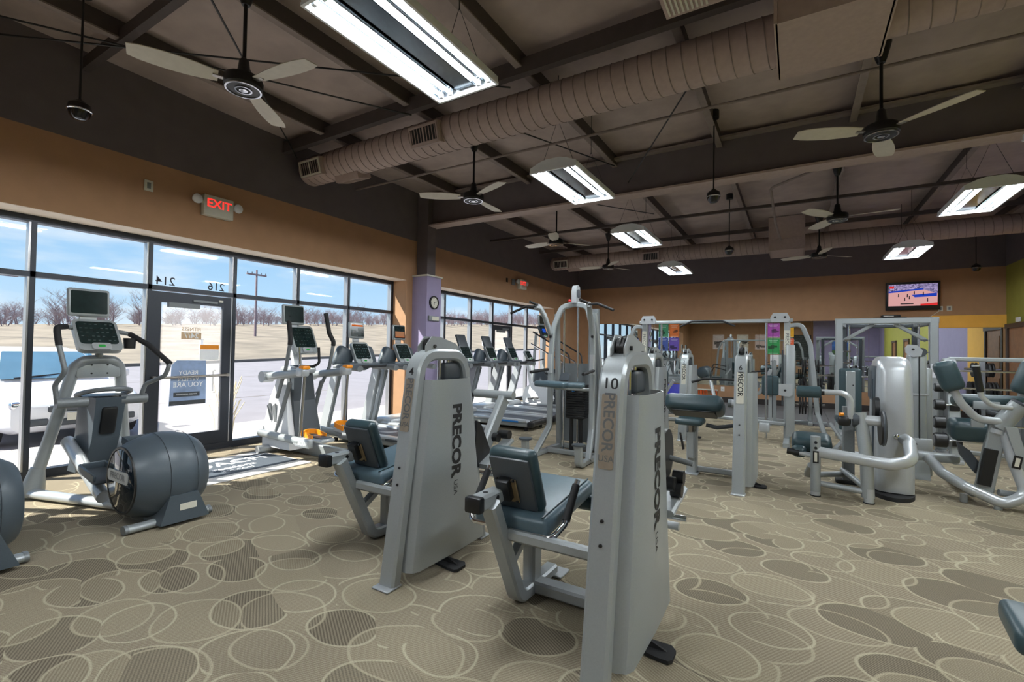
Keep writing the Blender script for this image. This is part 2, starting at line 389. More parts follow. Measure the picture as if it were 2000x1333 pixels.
def door(n, y0, y1, poster):
    d = sempty('door_%d' % n, (XW-.015, y0, 0), 'glazed aluminium entrance door with push bar')
    w = y1-y0; st = .11
    obj('stile', MB().bx(-.05, 0, .03, .03+st, .01, 2.09), M['frame'], d, smooth=False)
    obj('stile', MB().bx(-.05, 0, w-.03-st, w-.03, .01, 2.09), M['frame'], d, smooth=False)
    obj('bottom_rail', MB().bx(-.05, 0, .03+st, w-.03-st, .01, .26), M['frame'], d, smooth=False)
    obj('top_rail', MB().bx(-.05, 0, .03+st, w-.03-st, 1.96, 2.09), M['frame'], d, smooth=False)
    obj('door_glass', MB().bx(-.028, -.022, .03+st, w-.03-st, .26, 1.96), M['doorglass'], d, smooth=False)
    obj('push_bar', MB().cyl((.05, .06, 1.01), (.05, w-.06, 1.02), .016, n=12).bx(0, .05, .05, .09, .99, 1.03).bx(0, .05, w-.09, w-.05, 1, 1.04), M['steel'], d)
    obj('closer_box', MB().bx(.0, .06, .2, .56, 1.9, 1.96).bx(0, .02, .5, .8, 1.99, 2.02), M['grey'], d, smooth=False)
    obj('pull_handle', MB().tube(fil([(-.05, w-.2, .78), (-.1, w-.2, .78), (-.1, w-.2, 1.08), (-.05, w-.2, 1.08)], .03), .012), M['alu'], d)
    obj('threshold', MB().bx(-.09, .1, .0, w, 0, .014), M['steel'], d, smooth=False)
    if poster: obj('latch', MB().box((.006, w-.17, 2.03), (.012, .05, .025)), M['offwhite'], d)
    return d
d1 = door(1, 2.65, 3.67, True); door(2, 10.29, 11.25, False)
# column wrap and steel post
cw = sempty('column', (-6.08, 6.9, 0), 'purple boxed column between the two window bays')
obj('column_wrap', MB().bx(-.85, 0, 0, .42, 0, 2.83), M['purple'], cw, smooth=False)
obj('cap_trim', MB().bx(-.38, .02, -.02, .44, 2.83, 2.86), M['offwhite'], cw, smooth=False)
obj('steel_post', MB().bx(-.36, -.09, .1, .34, 2.86, 4.45), M['band'], cw, smooth=False)
obj('column_baseboard', MB().bx(-.37, .012, -.012, .43, 0, .11), M['base'], cw, smooth=False)
# ---- back wall
wb = sempty('wall_back', (0, YB, 0), 'brown back wall with dark upper band behind the mirrors')
obj('wall_paint', MB().bx(XL-.4, XR+.2, 0, .2, 0, ZB), M['brown'], wb, smooth=False)
obj('upper_band', MB().bx(XL-.4, XR+.2, 0, .2, ZB, ZC+.1), M['band'], wb, smooth=False)
obj('yellow_strip', MB().bx(2.81, XR, -.02, .0, 2.14, 2.43), M['yellow'], wb, smooth=False)
struct('baseboard_back', MB().bx(XL, XR, YB-.015, YB, 0, .16), M['base'], smooth=False)
struct('baseboard_left', MB().bx(XL, XL+.015, 13.2, YB-.016, 0, .12), M['base'], smooth=False)
mx0 = -5.91
while mx0 < 4.05:
    mx1 = min(mx0+1.25, 4.1); top = 2.35 if mx0 < 2.7 else 2.13
    if mx0 < 2.81 < mx1: mx1 = 2.81
    t = obj('wall_mirror', MB().bx(mx0+.002, mx1-.002, -.006, 0, 0, top-.5), M['mirror'], smooth=False); t.location = (0, YB-.002, .5)
    n_ = len([o for o in bpy.data.objects if o.name.startswith('wall_mirror')])
    tag(t, '%s frameless wall mirror pane counted from the window side' % ['first', 'second', 'third', 'fourth', 'fifth', 'sixth', 'seventh', 'eighth', 'ninth', 'tenth'][n_-1], 'mirror', 'mirror panes on the back wall')
    mx0 = mx1
# ---- right wall: coloured stretches, and the wall behind the camera
wr = sempty('wall_right', (XR, 0, 0), 'side wall painted in olive, yellow and purple stretches')
for y0, y1, m_ in ((13.95, YB, 'green'), (12.2, 13.95, 'yellow'), (7.6, 12.2, 'purple'), (-2.5, 7.6, 'green'), (YF, -2.5, 'purple')):
    obj('painted_stretch', MB().bx(0, .2, y0, y1, 0, ZB), M[m_], wr, smooth=False)
obj('upper_band', MB().bx(0, .2, YF, YB, ZB, ZC+.1), M['band'], wr, smooth=False)
struct('baseboard_right', MB().bx(XR-.012, XR, YF, 13.3, 0, .11), M['base'], smooth=False)
def wdoor(n, y0, y1, lab):
    d = sempty('door_%d' % n, (XR, y0, 0), lab); w = y1-y0
    for a, b in ((0, .11), (w-.11, w)): obj('door_jamb', MB().bx(-.05, 0, a, b, 0, 2.2), M['dwood'], d, smooth=False)
    obj('door_head', MB().bx(-.06, 0, -.02, w+.02, 2.1, 2.2), M['dwood'], d, smooth=False)
    p = obj('door_leaf', MB().bx(-.02, 0, .11, w-.11, .01, 2.1), M['wood'], d, smooth=False)
    for z0, z1 in ((.2, .95), (1.1, 1.95)): obj('door_panel', MB().bx(-.03, -.02, .25, w-.25, z0, z1), M['wood'], p, smooth=False)
    obj('door_knob', MB().ball((-.07, .2, 1.0), .03), M['steel'], d)
wdoor(3, 13.75, 14.98, 'brown wooden door with dark trim in the olive wall at the corner')
wdoor(4, .2, 1.3, 'brown wooden door in the olive wall seen in the mirror')
wdoor(5, 3.2, 4.3, 'brown wooden door in the olive wall nearer the mirror')
wf = sempty('wall_front', (0, YF, 0), 'brown and purple wall behind the camera seen in the mirror')
obj('wall_paint', MB().bx(XL-.4, .9, -.2, 0, 0, ZB), M['brown'], wf, smooth=False)
obj('wall_paint', MB().bx(.9, XR, -.2, .5, 0, ZB), M['purple'], wf, smooth=False)
obj('upper_band', MB().bx(XL-.4, XR, -.2, .0, ZB, ZC+.1), M['band'], wf, smooth=False)
# ================================================================ CEILING EQUIPMENT
# ---- high-bay fluorescent lights
def make_light():
    T = thing('high_bay_light', 'x', 'ceiling light', group='fluorescent high bay lights')
    W, Ln, H = .56, 1.25, .12       # origin at the bottom centre
    mb = MB()
    top = [(-W/2, 0), (-W/2, .05), (-W*.28, H*.85), (-.08, H), (.08, H), (W*.28, H*.85), (W/2, .05), (W/2, 0)]
    inn = [(a*.985, max(b-.006, 0) if 0 < k < 7 else 0) for k, (a, b) in enumerate(top)]
    for s in (-1, 1):
        pass
    n = len(top); vs = []; fs = []
    for y in (-Ln/2, Ln/2): vs += [(a, y, b) for a, b in top]
    for k in range(n-1): fs.append((k, k+1, n+k+1, n+k))
    fs += [list(range(n)), list(range(n, 2*n))]
    mb.add(vs, fs); obj('housing', mb, M['refl'], T, smooth=False, fix=False)
    obj('inner_pan', MB().bx(-W/2+.015, W/2-.015, -Ln/2+.015, Ln/2-.015, .052, .056), M['trough'], T, smooth=False)
    r = MB()
    for x in (-.225, -.135, .135, .225):     # curved reflector troughs
        a = [(x+.044*math.cos(math.pi*k/6), .022+.03*math.sin(math.pi*k/6)) for k in range(7)]
        vs = []; fs = []
        for y in (-Ln/2+.03, Ln/2-.03): vs += [(p, y, q) for p, q in a]
        for k in range(6): fs.append((k, k+1, 7+k+1, 7+k))
        r.add(vs, fs)
    obj('reflector', r, M['trough'], T, fix=False)
    obj('ballast_channel', MB().bx(-.075, .075, -Ln/2+.03, Ln/2-.03, .03, .05), M['trough'], T, smooth=False)
    for x in (-.225, -.135, .135, .225):
        t = obj('tube', MB().cyl((x, -Ln/2+.05, .018), (x, Ln/2-.05, .018), .0125, n=10), M['tube'], T)
        for q in (-1, 1): obj('lamp_socket', MB().box((x, q*(Ln/2-.047), .022), (.028, .025, .045)), M['white'], t, smooth=False)
    fr = MB().bx(-W/2-.006, -W/2+.012, -Ln/2, Ln/2, -.012, .006).bx(W/2-.012, W/2+.006, -Ln/2, Ln/2, -.012, .006).bx(-W/2, W/2, -Ln/2-.006, -Ln/2+.014, -.012, .006).bx(-W/2, W/2, Ln/2-.014, Ln/2+.006, -.012, .006)
    obj('rim', fr, M['white'], T, smooth=False)
    for y in (-.5, .5):
        obj('hanger_wire', MB().tube([(-.2, y, .09), (0, y, .6), (.2, y, .09)], .003, 5), M['black'], T); obj('hanger_rod', MB().cyl((0, y, .58), (0, y, 1.1), .004, n=6), M['black'], T)
    return T
L0 = make_light()
LIGHTS = [(-2.2, 2.3, 'largest fluorescent high bay light nearest the camera'), (-2.3, 5.24, 'fluorescent high bay light just before the steel beam'),
          (-2.4, 8.22, 'fluorescent high bay light just beyond the steel beam'), (-2.5, 11.75, 'small fluorescent high bay light left of the dropped duct box'),
          (1.98, 8.15, 'fluorescent high bay light cut by the right picture edge'), (1.8, 11.62, 'fluorescent high bay light above the television'),
          (2.05, 5.45, 'fluorescent high bay light outside the frame on the right'), (2.1, 2.2, 'fluorescent high bay light outside the frame by the camera'),
          (-2.2, -.8, 'fluorescent high bay light behind the camera'), (2.1, -.8, 'fluorescent high bay light behind the camera on the right')]
for i, (x, y, lab) in enumerate(LIGHTS):
    if i == 0: L0.location = (x, y, 3.42); L0['label'] = lab
    else: dup(L0, (x, y, 3.42), None, lab)
# ---- ceiling fans
def make_fan():
    T = thing('ceiling_fan', 'x', 'ceiling fan', group='industrial ceiling fans')
    obj('downrod', MB().cyl((0, 0, .1), (0, 0, .86), .014, n=10), M['black'], T)
    obj('canopy', MB().lathe([(.03, .62), (.045, .66), (.075, .78), (.08, .8)], n=16), M['black'], T)
    obj('coupling', MB().lathe([(.02, .2), (.035, .18), (.045, .1), (.06, .07), (.05, .05)], n=16), M['black'], T)
    h = obj('motor_housing', MB().lathe([(.05, .06), (.13, .045), (.14, .02), (.135, -.03), (.12, -.045), (0, -.045)], n=28), M['black'], T)
    obj('trim_ring', MB().lathe([(.128, -.046), (.128, -.052), (.116, -.052), (.116, -.046)], n=28, ring=True).lathe([(.062, -.046), (.062, -.053), (.05, -.053), (.05, -.046)], n=20, ring=True).lathe([(.03, -.046), (.03, -.056), (0, -.058)], n=16), M['chrome'], h)
    for k in range(3):
        a = math.radians(120*k); c, s = math.cos(a), math.sin(a)
        R = Matrix.Rotation(a, 3, 'Z')
        br = MB().box((.16, 0, .0), (.09, .04, .008)); br.v = [R @ p for p in br.v]
        bl = MB(); vs = []; nS = 9
        for i in range(nS):
            t = i/(nS-1); x = .17+.54*t; w = (.055+.035*math.sin(math.pi*min(t*1.15, 1)*.75)) if t < .97 else .06
            tw = math.radians(14-6*t)
            for sgn in (-1, 1):
                y, z = sgn*w*math.cos(tw), sgn*w*math.sin(tw)-.006*(1-abs(sgn))+.004
                vs += [R @ V((x, y, z+.003)), R @ V((x, y, z-.003))]
        fs = []
        for i in range(nS-1):
            a0, b0 = i*4, i*4+4
            fs += [(a0, a0+2, b0+2, b0), (a0+1, b0+1, b0+3, a0+3), (a0, b0, b0+1, a0+1), (a0+2, a0+3, b0+3, b0+2)]
        fs += [(0, 1, 3, 2), (nS*4-4, nS*4-2, nS*4-1, nS*4-3)]
        b = obj('blade', bl.add(vs, fs), M['fanw'], T); obj('blade_bracket', br, M['steel'], b)
    return T
F0 = make_fan()
FANS = [(-3.69, 2.02, 127, 'large cream bladed ceiling fan nearest the windows and camera'), (-3.71, 5.1, 95, 'cream bladed ceiling fan below the spiral duct'),
        (.65, 5.33, -39, 'cream bladed ceiling fan on the right under the duct box'), (-3.86, 7.96, 50, 'ceiling fan just beyond the steel beam on the window side'),
        (.51, 8.38, -5, 'ceiling fan just beyond the steel beam on the right'), (-3.87, 10.83, -56, 'small far ceiling fan below the second duct near the corner'),
        (.39, 11.42, 160, 'small far ceiling fan beside the dropped duct box')]
for i, (x, y, a, lab) in enumerate(FANS):
    if i == 0: F0.location = (x, y, 3.46); F0.rotation_euler.z = math.radians(a); F0['label'] = lab
    else: dup(F0, (x, y, 3.46), math.radians(a), lab)
# ---- dome cameras
def make_dome():
    T = thing('dome_camera', 'x', 'camera', group='dome security cameras')
    obj('drop_rod', MB().cyl((0, 0, .08), (0, 0, 1.09), .009, n=8), M['black'], T)
    h = obj('housing', MB().lathe([(.012, .1), (.03, .085), (.075, .05), (.085, .0), (.08, -.01)], n=20), M['black'], T)
    obj('dome', MB().lathe([(.078, -.008), (.07, -.045), (.045, -.075), (0, -.085)], n=20), mat('smoked_dome', (30, 32, 36), .05), T)
    obj('rim', MB().lathe([(.086, .004), (.088, -.004), (.079, -.01)], n=20, ring=True), M['chrome'], h)
    obj('ceiling_plate', MB().lathe([(.06, 1.0), (.06, 1.1), (0, 1.1)], n=12), M['black'], T); return T
C0 = make_dome()
for i, (x, y, lab) in enumerate([(-5.28, 1.51, 'black dome camera hanging nearest above the window wall'), (-.91, 6.42, 'black dome camera hanging in front of the steel beam'),
                                 (-1.12, 9.95, 'black dome camera hanging beyond the steel beam'), (3.4, 14.2, 'black dome camera near the olive corner above the television')]):
    if i == 0: C0.location = (x, y, 3.42); C0['label'] = lab
    else: dup(C0, (x, y, 3.42), None, lab)
# ---- spiral ducts
def duct(y, z, r, x0, x1, lab, regs):
    T = thing('spiral_duct', lab, 'duct', (x0, y, z))
    L_ = x1-x0; prof = [(0, 0), (r*.55, 0), (r*.9, .05), (r, .1)]
    mb = MB(); mb.lathe(prof+[(r, L_)], axis=(1, 0, 0), n=32); obj('duct_body', mb, M['duct'], T)
    k = .14; i = 0
    sm = MB(); pitch = .13; nseg = 20; pts = []
    nt_ = int((L_-.2)/pitch)
    for t in range(nt_*nseg):
        a = 2*math.pi*t/nseg; pts.append((.12+pitch*t/nseg, (r+.002)*math.cos(a), (r+.002)*math.sin(a)))
    sm.sweep(pts, [(.005, 0), (0, .005), (-.005, 0), (0, -.005)], None); obj('spiral_seam', sm, M['joist'], T)
    for (xx, side) in regs:
        g = MB(); s = -1
        R = RX(-48 if side == 'front' else 62) if side != 'low' else RX(0)
        o = V((xx-x0, 0, 0)); d = R @ V((0, -1, 0))
        if side == 'low': d = V((0, .3, -1)).normalized()
        if side == 'front': d = V((0, -1, -.28)).normalized()
        u = V((1, 0, 0)); w = d.cross(u).normalized()
        c = o+d*(r+.03)
        def slab(c, su, sw, sd, m=g):
            vs = [c+u*(a*su/2)+w*(b*sw/2)+d*(e*sd/2) for e in (-1, 1) for a, b in ((-1, -1), (1, -1), (1, 1), (-1, 1))]
            m.add(vs, [(3, 2, 1, 0), (4, 5, 6, 7), (0, 1, 5, 4), (1, 2, 6, 5), (2, 3, 7, 6), (3, 0, 4, 7)])
        slab(c-d*.05, .46, .24, .14)
        b = obj('air_register', g, M['duct'], T, smooth=False)
        h = MB(); slab(c+d*.021, .40, .17, .002, h); obj('opening', h, M['black'], b, smooth=False)
        for q in range(9):
            h = MB(); slab(c+d*.024+u*(-.18+.045*q), .008, .17, .01, h); obj('louver', h, M['duct'], b, smooth=False)
        h = MB(); slab(c+d*.026, .02, .19, .012, h)
        for q in (-1, 1):
            slab(c+d*.024+w*(q*.095), .44, .022, .014, h); slab(c+d*.024+u*(q*.21), .022, .2, .014, h)
        obj('register_frame', h, M['offwhite'] if xx < -5.5 else M['duct'], b, smooth=False)
    return T
duct(4.5, 4.07, .205, -6.4, XR, 'near spiral duct running from the window wall above the fans', [(-6.0, 'front'), (-3.85, 'front'), (-5.45, 'low')])
duct(12.7, 4.02, .19, -6.3, XR, 'far spiral duct running below the ceiling near the mirrors', [(-5.9, 'front'), (-3.3, 'front'), (-5.5, 'low')])
def plenum(x0, x1, y0, y1, z0, lab):
    T = thing('duct_plenum_box', lab, 'duct box', ((x0+x1)/2, (y0+y1)/2, z0))
    w, d, h = x1-x0, y1-y0, ZC-z0
    obj('box_body', MB().bx(-w/2, w/2, -d/2, d/2, 0, h), M['duct'], T, smooth=False)
    fl_ = MB()
    for s in (-1, 1): fl_.bx(s*w/2-.012, s*w/2+.012, -d/2-.012, d/2+.012, 0, h)
    fl_.bx(-w/2, w/2, -d/2-.008, d/2+.008, .25, .262)
    obj('seam_flange', fl_, M['duct'], T, smooth=False)
plenum(-.14, .57, 3.9, 4.72, 3.84, 'large sheet metal box dropping around the near duct')
plenum(-.53, .14, 11.95, 12.93, 3.74, 'sheet metal box dropping around the far duct')
T = thing('exhaust_grille_box', 'grey metal box with a slotted grille at the top picture edge', 'vent', (-.72, 3.8, 4.15))
obj('box_body', MB().bx(-.2, .25, -.3, .1, 0, .3), M['duct'], T, smooth=False)
for k in range(9): obj('grille_slat', MB().bx(-.17+.035*k, -.155+.035*k, -.26, 0.06, -.012, 0), M['offwhite'], T, smooth=False)
# ---- pipes and conduits
def pipe(name, pts, r, lab, cat='pipe', m='joist', rad=.08):
    o = V(pts[0]); mb = MB().tube([p-o for p in fil(pts, rad)], r, 8)
    t = obj(name, mb, M[m]); t.location = o; tag(t, lab, cat); return t
pipe('sprinkler_pipe', [(XL, 5.47, 4.12), (XR, 5.5, 4.12)], .017, 'thin dark sprinkler pipe crossing before the steel beam')
pipe('conduit', [(XL, 9.8, 4.15), (XR, 9.85, 4.15)], .014, 'thin conduit crossing beyond the steel beam')
pipe('conduit', [(-.3, 7.4, 3.92), (1.2, 7.4, 3.92), (XR, 7.4, 3.92)], .014, 'conduit clipped along the steel beam on the right')
pipe('conduit', [(-.3, 11.9, 3.95), (-.35, 10.4, 3.95), (-.35, 8.2, 3.98), (.5, 7.42, 3.98)], .02, 'bent conduit dropping from the beam to the far duct box', rad=.3)
for a, b, lab in (((-6.4, 1.0, 4.2), (-2.6, 4.2, 4.2), 'thin diagonal brace rod above the nearest fan'), ((-6.3, 4.25, 4.2), (-4.0, 1.9, 4.2), 'thin crossing brace rod above the nearest fan'),
                  ((-3.3, 4.8, 4.28), (-2.4, 6.95, 4.28), 'thin brace rod beside the light before the beam'), ((-.95, 5.0, 4.15), (-2.2, 7.0, 4.0), 'pale diagonal wire between duct and beam'),
                  ((-6.4, 0.4, 4.25), (-4.0, 4.2, 4.25), 'slack cable along the ceiling above the window wall'), ((-4.0, 7.3, 4.2), (-2.45, 9.5, 4.2), 'thin brace rod just beyond the beam')):
    pipe('brace_rod', [a, b], .009, lab, 'rod', 'black')
# ---- wall-mounted items
def exit_sign(y, z, lab):
    T = thing('exit_sign', lab, 'exit sign', (XL, y, z), group='exit signs with emergency lamps')
    obj('sign_box', MB().rbox((.045, 0, 0), (.09, .36, .26), .01), M['offwhite'], T)
    tx = obj('lettering', MB().text('EXIT', .15, (.0915, 0, .025), (0, 1, 0), (0, 0, 1), .02), M['inkred'], T, smooth=False, fix=False, label='red letters')
    for s in (-1, 1):
        l = obj('lamp_head', MB().lathe([(.0, -.05), (.04, -.045), (.058, 0), (.06, .012), (.056, .02)], (.06, s*.25, .05+.0*s), (1, .0, -.1), 20), M['white'], T)
        obj('lens', MB().lathe([(.055, .02), (.03, .03), (0, .032)], (.06, s*.25, .05), (1, 0, -.1), 18), M['white'], l)
        obj('lamp_arm', MB().cyl((.05, s*.17, .02), (.05, s*.21, .04), .018), M['offwhite'], T)
exit_sign(3.22, 3.2, 'large exit sign with two round lamps above the entrance door')
exit_sign(11.12, 3.22, 'small far exit sign with two lamps above the second door')
def wplate(name, loc, w, h, lab, cat, axis='X', m='offwhite', slot=True):
    T = thing(name, lab, cat, loc)
    if axis == 'X':
        obj('plate', MB().rbox((.008, 0, 0), (.016, w, h), .004), M[m], T)
        if slot: obj('socket', MB().box((.018, 0, .0), (.006, w*.4, h*.55)), M['grey'], T)
    else:
        obj('plate', MB().rbox((0, -.008, 0), (w, .016, h), .004), M[m], T)
        if slot: obj('socket', MB().box((0, -.018, 0), (w*.4, .006, h*.55)), M['grey'], T)
    return T
wplate('outlet_plate', (XL, 2.475, 3.265), .09, .125, 'cream outlet plate on the brown wall left of the exit sign', 'outlet')
wplate('wall_sensor', (XL, 10.4, 3.25), .07, .11, 'small black sensor left of the far exit sign', 'sensor', m='black', slot=False)
wplate('wall_junction_box', (XL, 10.72, 3.24), .16, .16, 'grey junction plate beside the far exit sign', 'plate', m='grey', slot=False)
T = thing('wall_clock', 'round black rimmed wall clock on the purple column', 'clock', (-6.08, 7.1, 2.33))
obj('rim', MB().lathe([(.13, 0), (.13, .03), (.115, .04), (.105, .025), (.105, 0)], axis=(1, 0, 0), n=32, ring=True), M['black'], T)
obj('dial', MB().lathe([(.106, .02), (0, .021)], axis=(1, 0, 0), n=32), M['offwhite'], T)
obj('clock_hand', MB().box((.026, .03, .0), (.003, .07, .008)), M['ink'], T); obj('clock_hand', MB().box((.026, -.01, -.02), (.003, .012, .06)), M['ink'], T)
for k in range(12):
    a = math.radians(30*k); obj('hour_mark', MB().box((.024, .088*math.sin(a), .088*math.cos(a)), (.003, .008, .014)), M['ink'], T)
T = thing('thermostat', 'grey thermostat box on the purple column below the clock', 'thermostat', (-6.08, 7.09, 2.02))
obj('case', MB().rbox((.02, 0, 0), (.04, .3, .1), .006), M['grey'], T); obj('display', MB().box((.041, .03, 0), (.004, .2, .07)), M['offwhite'], T)
# ---- television and shelf
T = thing('television', 'flat television showing a basketball game on the back wall', 'television', (2.43, YB-.14, 2.92))
Rt = RX(6)
tv = MB().rbox((0, 0, 0), (1.03, .07, .69), .012, 2); tv.v = [Rt @ p for p in tv.v]; obj('bezel', tv, M['black'], T)
obj('wall_mount', MB().bx(-.2, .2, .03, .135, -.15, .15), M['black'], T, smooth=False)
scr = MB().box((0, -.037, .025), (.93, .004, .53)); scr.v = [Rt @ p for p in scr.v]
sc_ = obj('screen', scr, emis('court_floor', (236, 178, 176), .8), T, smooth=False)
def pic(name, poly, m, dy):
    b = MB().prism(poly, (0, -.0395-dy, .025), (1, 0, 0), (0, 0, 1), .001); b.v = [Rt @ p for p in b.v]; obj(name, b, m, sc_, smooth=False)
crowd = bpy.data.materials.new('crowd_picture'); crowd.use_nodes = True; _nt = crowd.node_tree; _nt.nodes.clear()
_oo = N(_nt, 'ShaderNodeOutputMaterial'); _ee = N(_nt, 'ShaderNodeEmission'); _vv = N(_nt, 'ShaderNodeTexVoronoi'); _vv.inputs['Scale'].default_value = 38; _rr = N(_nt, 'ShaderNodeValToRGB')
_tt = N(_nt, 'ShaderNodeTexCoord'); _nt.links.new(_tt.outputs['Object'], _vv.inputs['Vector']); _nt.links.new(_vv.outputs['Color'], _rr.inputs[0]); _nt.links.new(_rr.outputs[0], _ee.inputs[0]); _nt.links.new(_ee.outputs[0], _oo.inputs[0])
_rr.color_ramp.elements[0].color = (.02, .02, .09, 1); _rr.color_ramp.elements[1].color = (.55, .45, .75, 1); _ee.inputs[1].default_value = .9
pic('crowd', [(-.465, .06), (.2, .12), (.465, .02), (.465, .265), (-.465, .265)], crowd, .001)
tvb = emis('tv_blue', (36, 70, 196), .8); tvr = emis('tv_red', (238, 60, 60), .8); tvd = mat('tv_dark', (30, 24, 50), .4)
pic('court_line', [(-.465, .06), (-.465, .1), (.2, .155), (.2, .12)], tvb, .002); pic('key_area', [(-.02, .0), (.45, .035), (.45, -.045), (.04, -.06)], tvb, .002)
pic('score_banner', [(.15, -.265), (.465, -.265), (.465, -.2), (.15, -.225)], tvr, .002); pic('score_bar', [(-.23, -.225), (.02, -.225), (.02, -.2), (-.23, -.2)], tvd, .002); pic('corner_bug', [(-.45, .17), (-.36, .17), (-.36, .23), (-.45, .23)], tvr, .002)
for x, z in ((-.1, -.01), (-.06, -.06), (-.27, .0), (-.15, -.1), (.28, -.13), (.03, .05), (.2, .03)): pic('player', [(x-.012, z-.04), (x+.012, z-.04), (x+.008, z+.04), (x-.008, z+.04)], tvd, .003)
T = thing('media_shelf', 'black wall shelf below the television', 'shelf', (1.97, YB-.02, 2.34)); obj('shelf_board', MB().rbox((0, -.16, .02), (.66, .32, .06), .01), M['black'], T)
T = thing('media_player', 'small silver and black player on the shelf under the television', 'media player', (2.0, YB-.2, 2.39)); obj('case', MB().rbox((0, 0, .03), (.36, .24, .055), .008), M['black'], T); obj('front_trim', MB().box((-.05, -.121, .03), (.2, .004, .02)), M['steel'], T)
wplate('outlet_plate', (2.98, YB, 2.6), .085, .125, 'left wall outlet right of the television', 'outlet', 'Y'); wplate('cable_plate', (3.14, YB, 2.6), .1, .125, 'right wall plate with a black plug beside the television', 'outlet', 'Y')
pipe('power_cord', [(2.98, YB-.02, 2.56), (2.9, YB-.02, 2.5), (2.78, YB-.02, 2.4)], .006, 'cream cord hanging from the outlet beside the television', 'cord', 'offwhite', .02)
T = wplate('door_sign', (XR-.03, 14.35, 2.27), .26, .1, 'white sign above the corner door', 'sign', 'X', 'white', False)
# ---- posters on the mirrors
def poster(x0, x1, z0, z1, rgb, lab, seed, y=YB-.012, group='coloured exercise posters', nb=3):
    T = thing('poster', lab, 'poster', ((x0+x1)/2, y, z0), group=group); w, h = x1-x0, z1-z0; rnd = random.Random(seed)
    obj('sheet', MB().bx(-w/2, w/2, -.002, 0, 0, h), mat('poster_ink', rgb, .6, 0, .12, 9), T, smooth=False)
    dk = mat('poster_dark_ink', tuple(int(c*.5) for c in rgb), .6); lt = mat('poster_light_ink', tuple(min(255, int(c*.5+125)) for c in rgb), .6)
    obj('title_print', MB().bx(-w*.35, w*.35, -.004, -.002, h*.84, h*.9).bx(-w*.28, w*.28, -.004, -.002, h*.75, h*.79), lt, T, smooth=False)
    b = MB()
    for k in range(nb):
        cx = (rnd.random()-.5)*w*.5; cz = h*(.15+.4*rnd.random()); b.prism(rr_poly(w*(.2+.25*rnd.random()), h*(.08+.16*rnd.random()), .01), (cx, -.003-.0006*k, cz), (1, 0, 0), (0, 0, 1), .0006)
    obj('figure_print', b, dk, T, smooth=False)
    obj('text_print', MB().bx(-w*.38, w*.38, -.004, -.002, h*.04, h*.07), lt, T, smooth=False); return T
poster(-3.71, -3.42, 1.92, 2.32, (70, 150, 110), 'green poster above the blue one left on the mirror', 1); poster(-3.38, -3.09, 1.92, 2.32, (226, 122, 56), 'orange poster at the top of the left group on the mirror', 2)
poster(-3.71, -3.42, 1.49, 1.9, (76, 100, 176), 'blue poster at the bottom left of the mirror group', 3); poster(-3.38, -3.09, 1.49, 1.9, (116, 92, 190), 'violet poster beside the blue one on the mirror', 4)
poster(-.71, -.4, 1.91, 2.3, (184, 88, 186), 'magenta poster behind the cable machine upright', 5); poster(-.71, -.4, 1.44, 1.88, (52, 158, 84), 'green poster below the magenta one behind the cable machine', 6)
poster(-.3, -.06, 1.91, 2.3, (240, 178, 30), 'yellow poster right of the cable machine upright', 7); poster(-.3, -.06, 1.44, 1.88, (246, 108, 66), 'red orange poster below the yellow one', 8)
poster(-.63, -.42, 1.14, 1.42, (228, 228, 230), 'white notice sheet below the green poster', 9, group='white notice sheets'); poster(-1.9, -1.8, .33, .46, (232, 230, 224), 'small white card under the mirror', 10, group='white notice sheets', nb=1)
# things on the wall behind the camera (seen in the mirrors)
def rposter(x, z, rgb, lab, seed):
    T = poster(x-.35, x+.35, z, z+1.0, rgb, lab, seed, y=0, group='white posters on the wall behind'); T.location.y = YF+.012; T.rotation_euler.z = math.pi
for k, (x, rgb) in enumerate(((-4.6, (226, 210, 206)), (-3.1, (232, 222, 206)), (-2.0, (232, 206, 200)), (-1.25, (206, 214, 176)))):
    rposter(x, 1.75, rgb, ['first', 'second', 'third', 'fourth'][k]+' white exercise chart on the wall behind, seen reflected', 20+k)
T = thing('chalkboard', 'black chalkboard of handwriting reflected in the mirror', 'board', (.05, YF+.012, 1.1), math.pi)
obj('board', MB().bx(-.75, .75, -.03, 0, 0, 1.6), mat('chalkboard', (34, 42, 40), .6), T, smooth=False)
b = MB(); rnd = random.Random(4)
for k in range(13):
    x = -.68
    while x < .6:
        l = .05+.16*rnd.random(); b.bx(x, x+l, -.033, -.03, 1.5-.11*k, 1.512-.11*k+.02*rnd.random()); x += l+.04
obj('chalk_writing', b, M['inkgrey'], T, smooth=False)
T = thing('framed_picture', 'blue landscape picture on the purple wall seen in the mirror', 'picture', (2.3, YF+.52, 1.4), math.pi)
obj('canvas', MB().bx(-.45, .45, -.03, 0, 0, .9), mat('picture_blue', (60, 110, 190), .5, 0, .5, 4), T, smooth=False); obj('foreground', MB().bx(-.45, .45, -.034, -.03, 0, .35), mat('picture_green', (70, 110, 60), .5, 0, .5, 9), T, smooth=False)
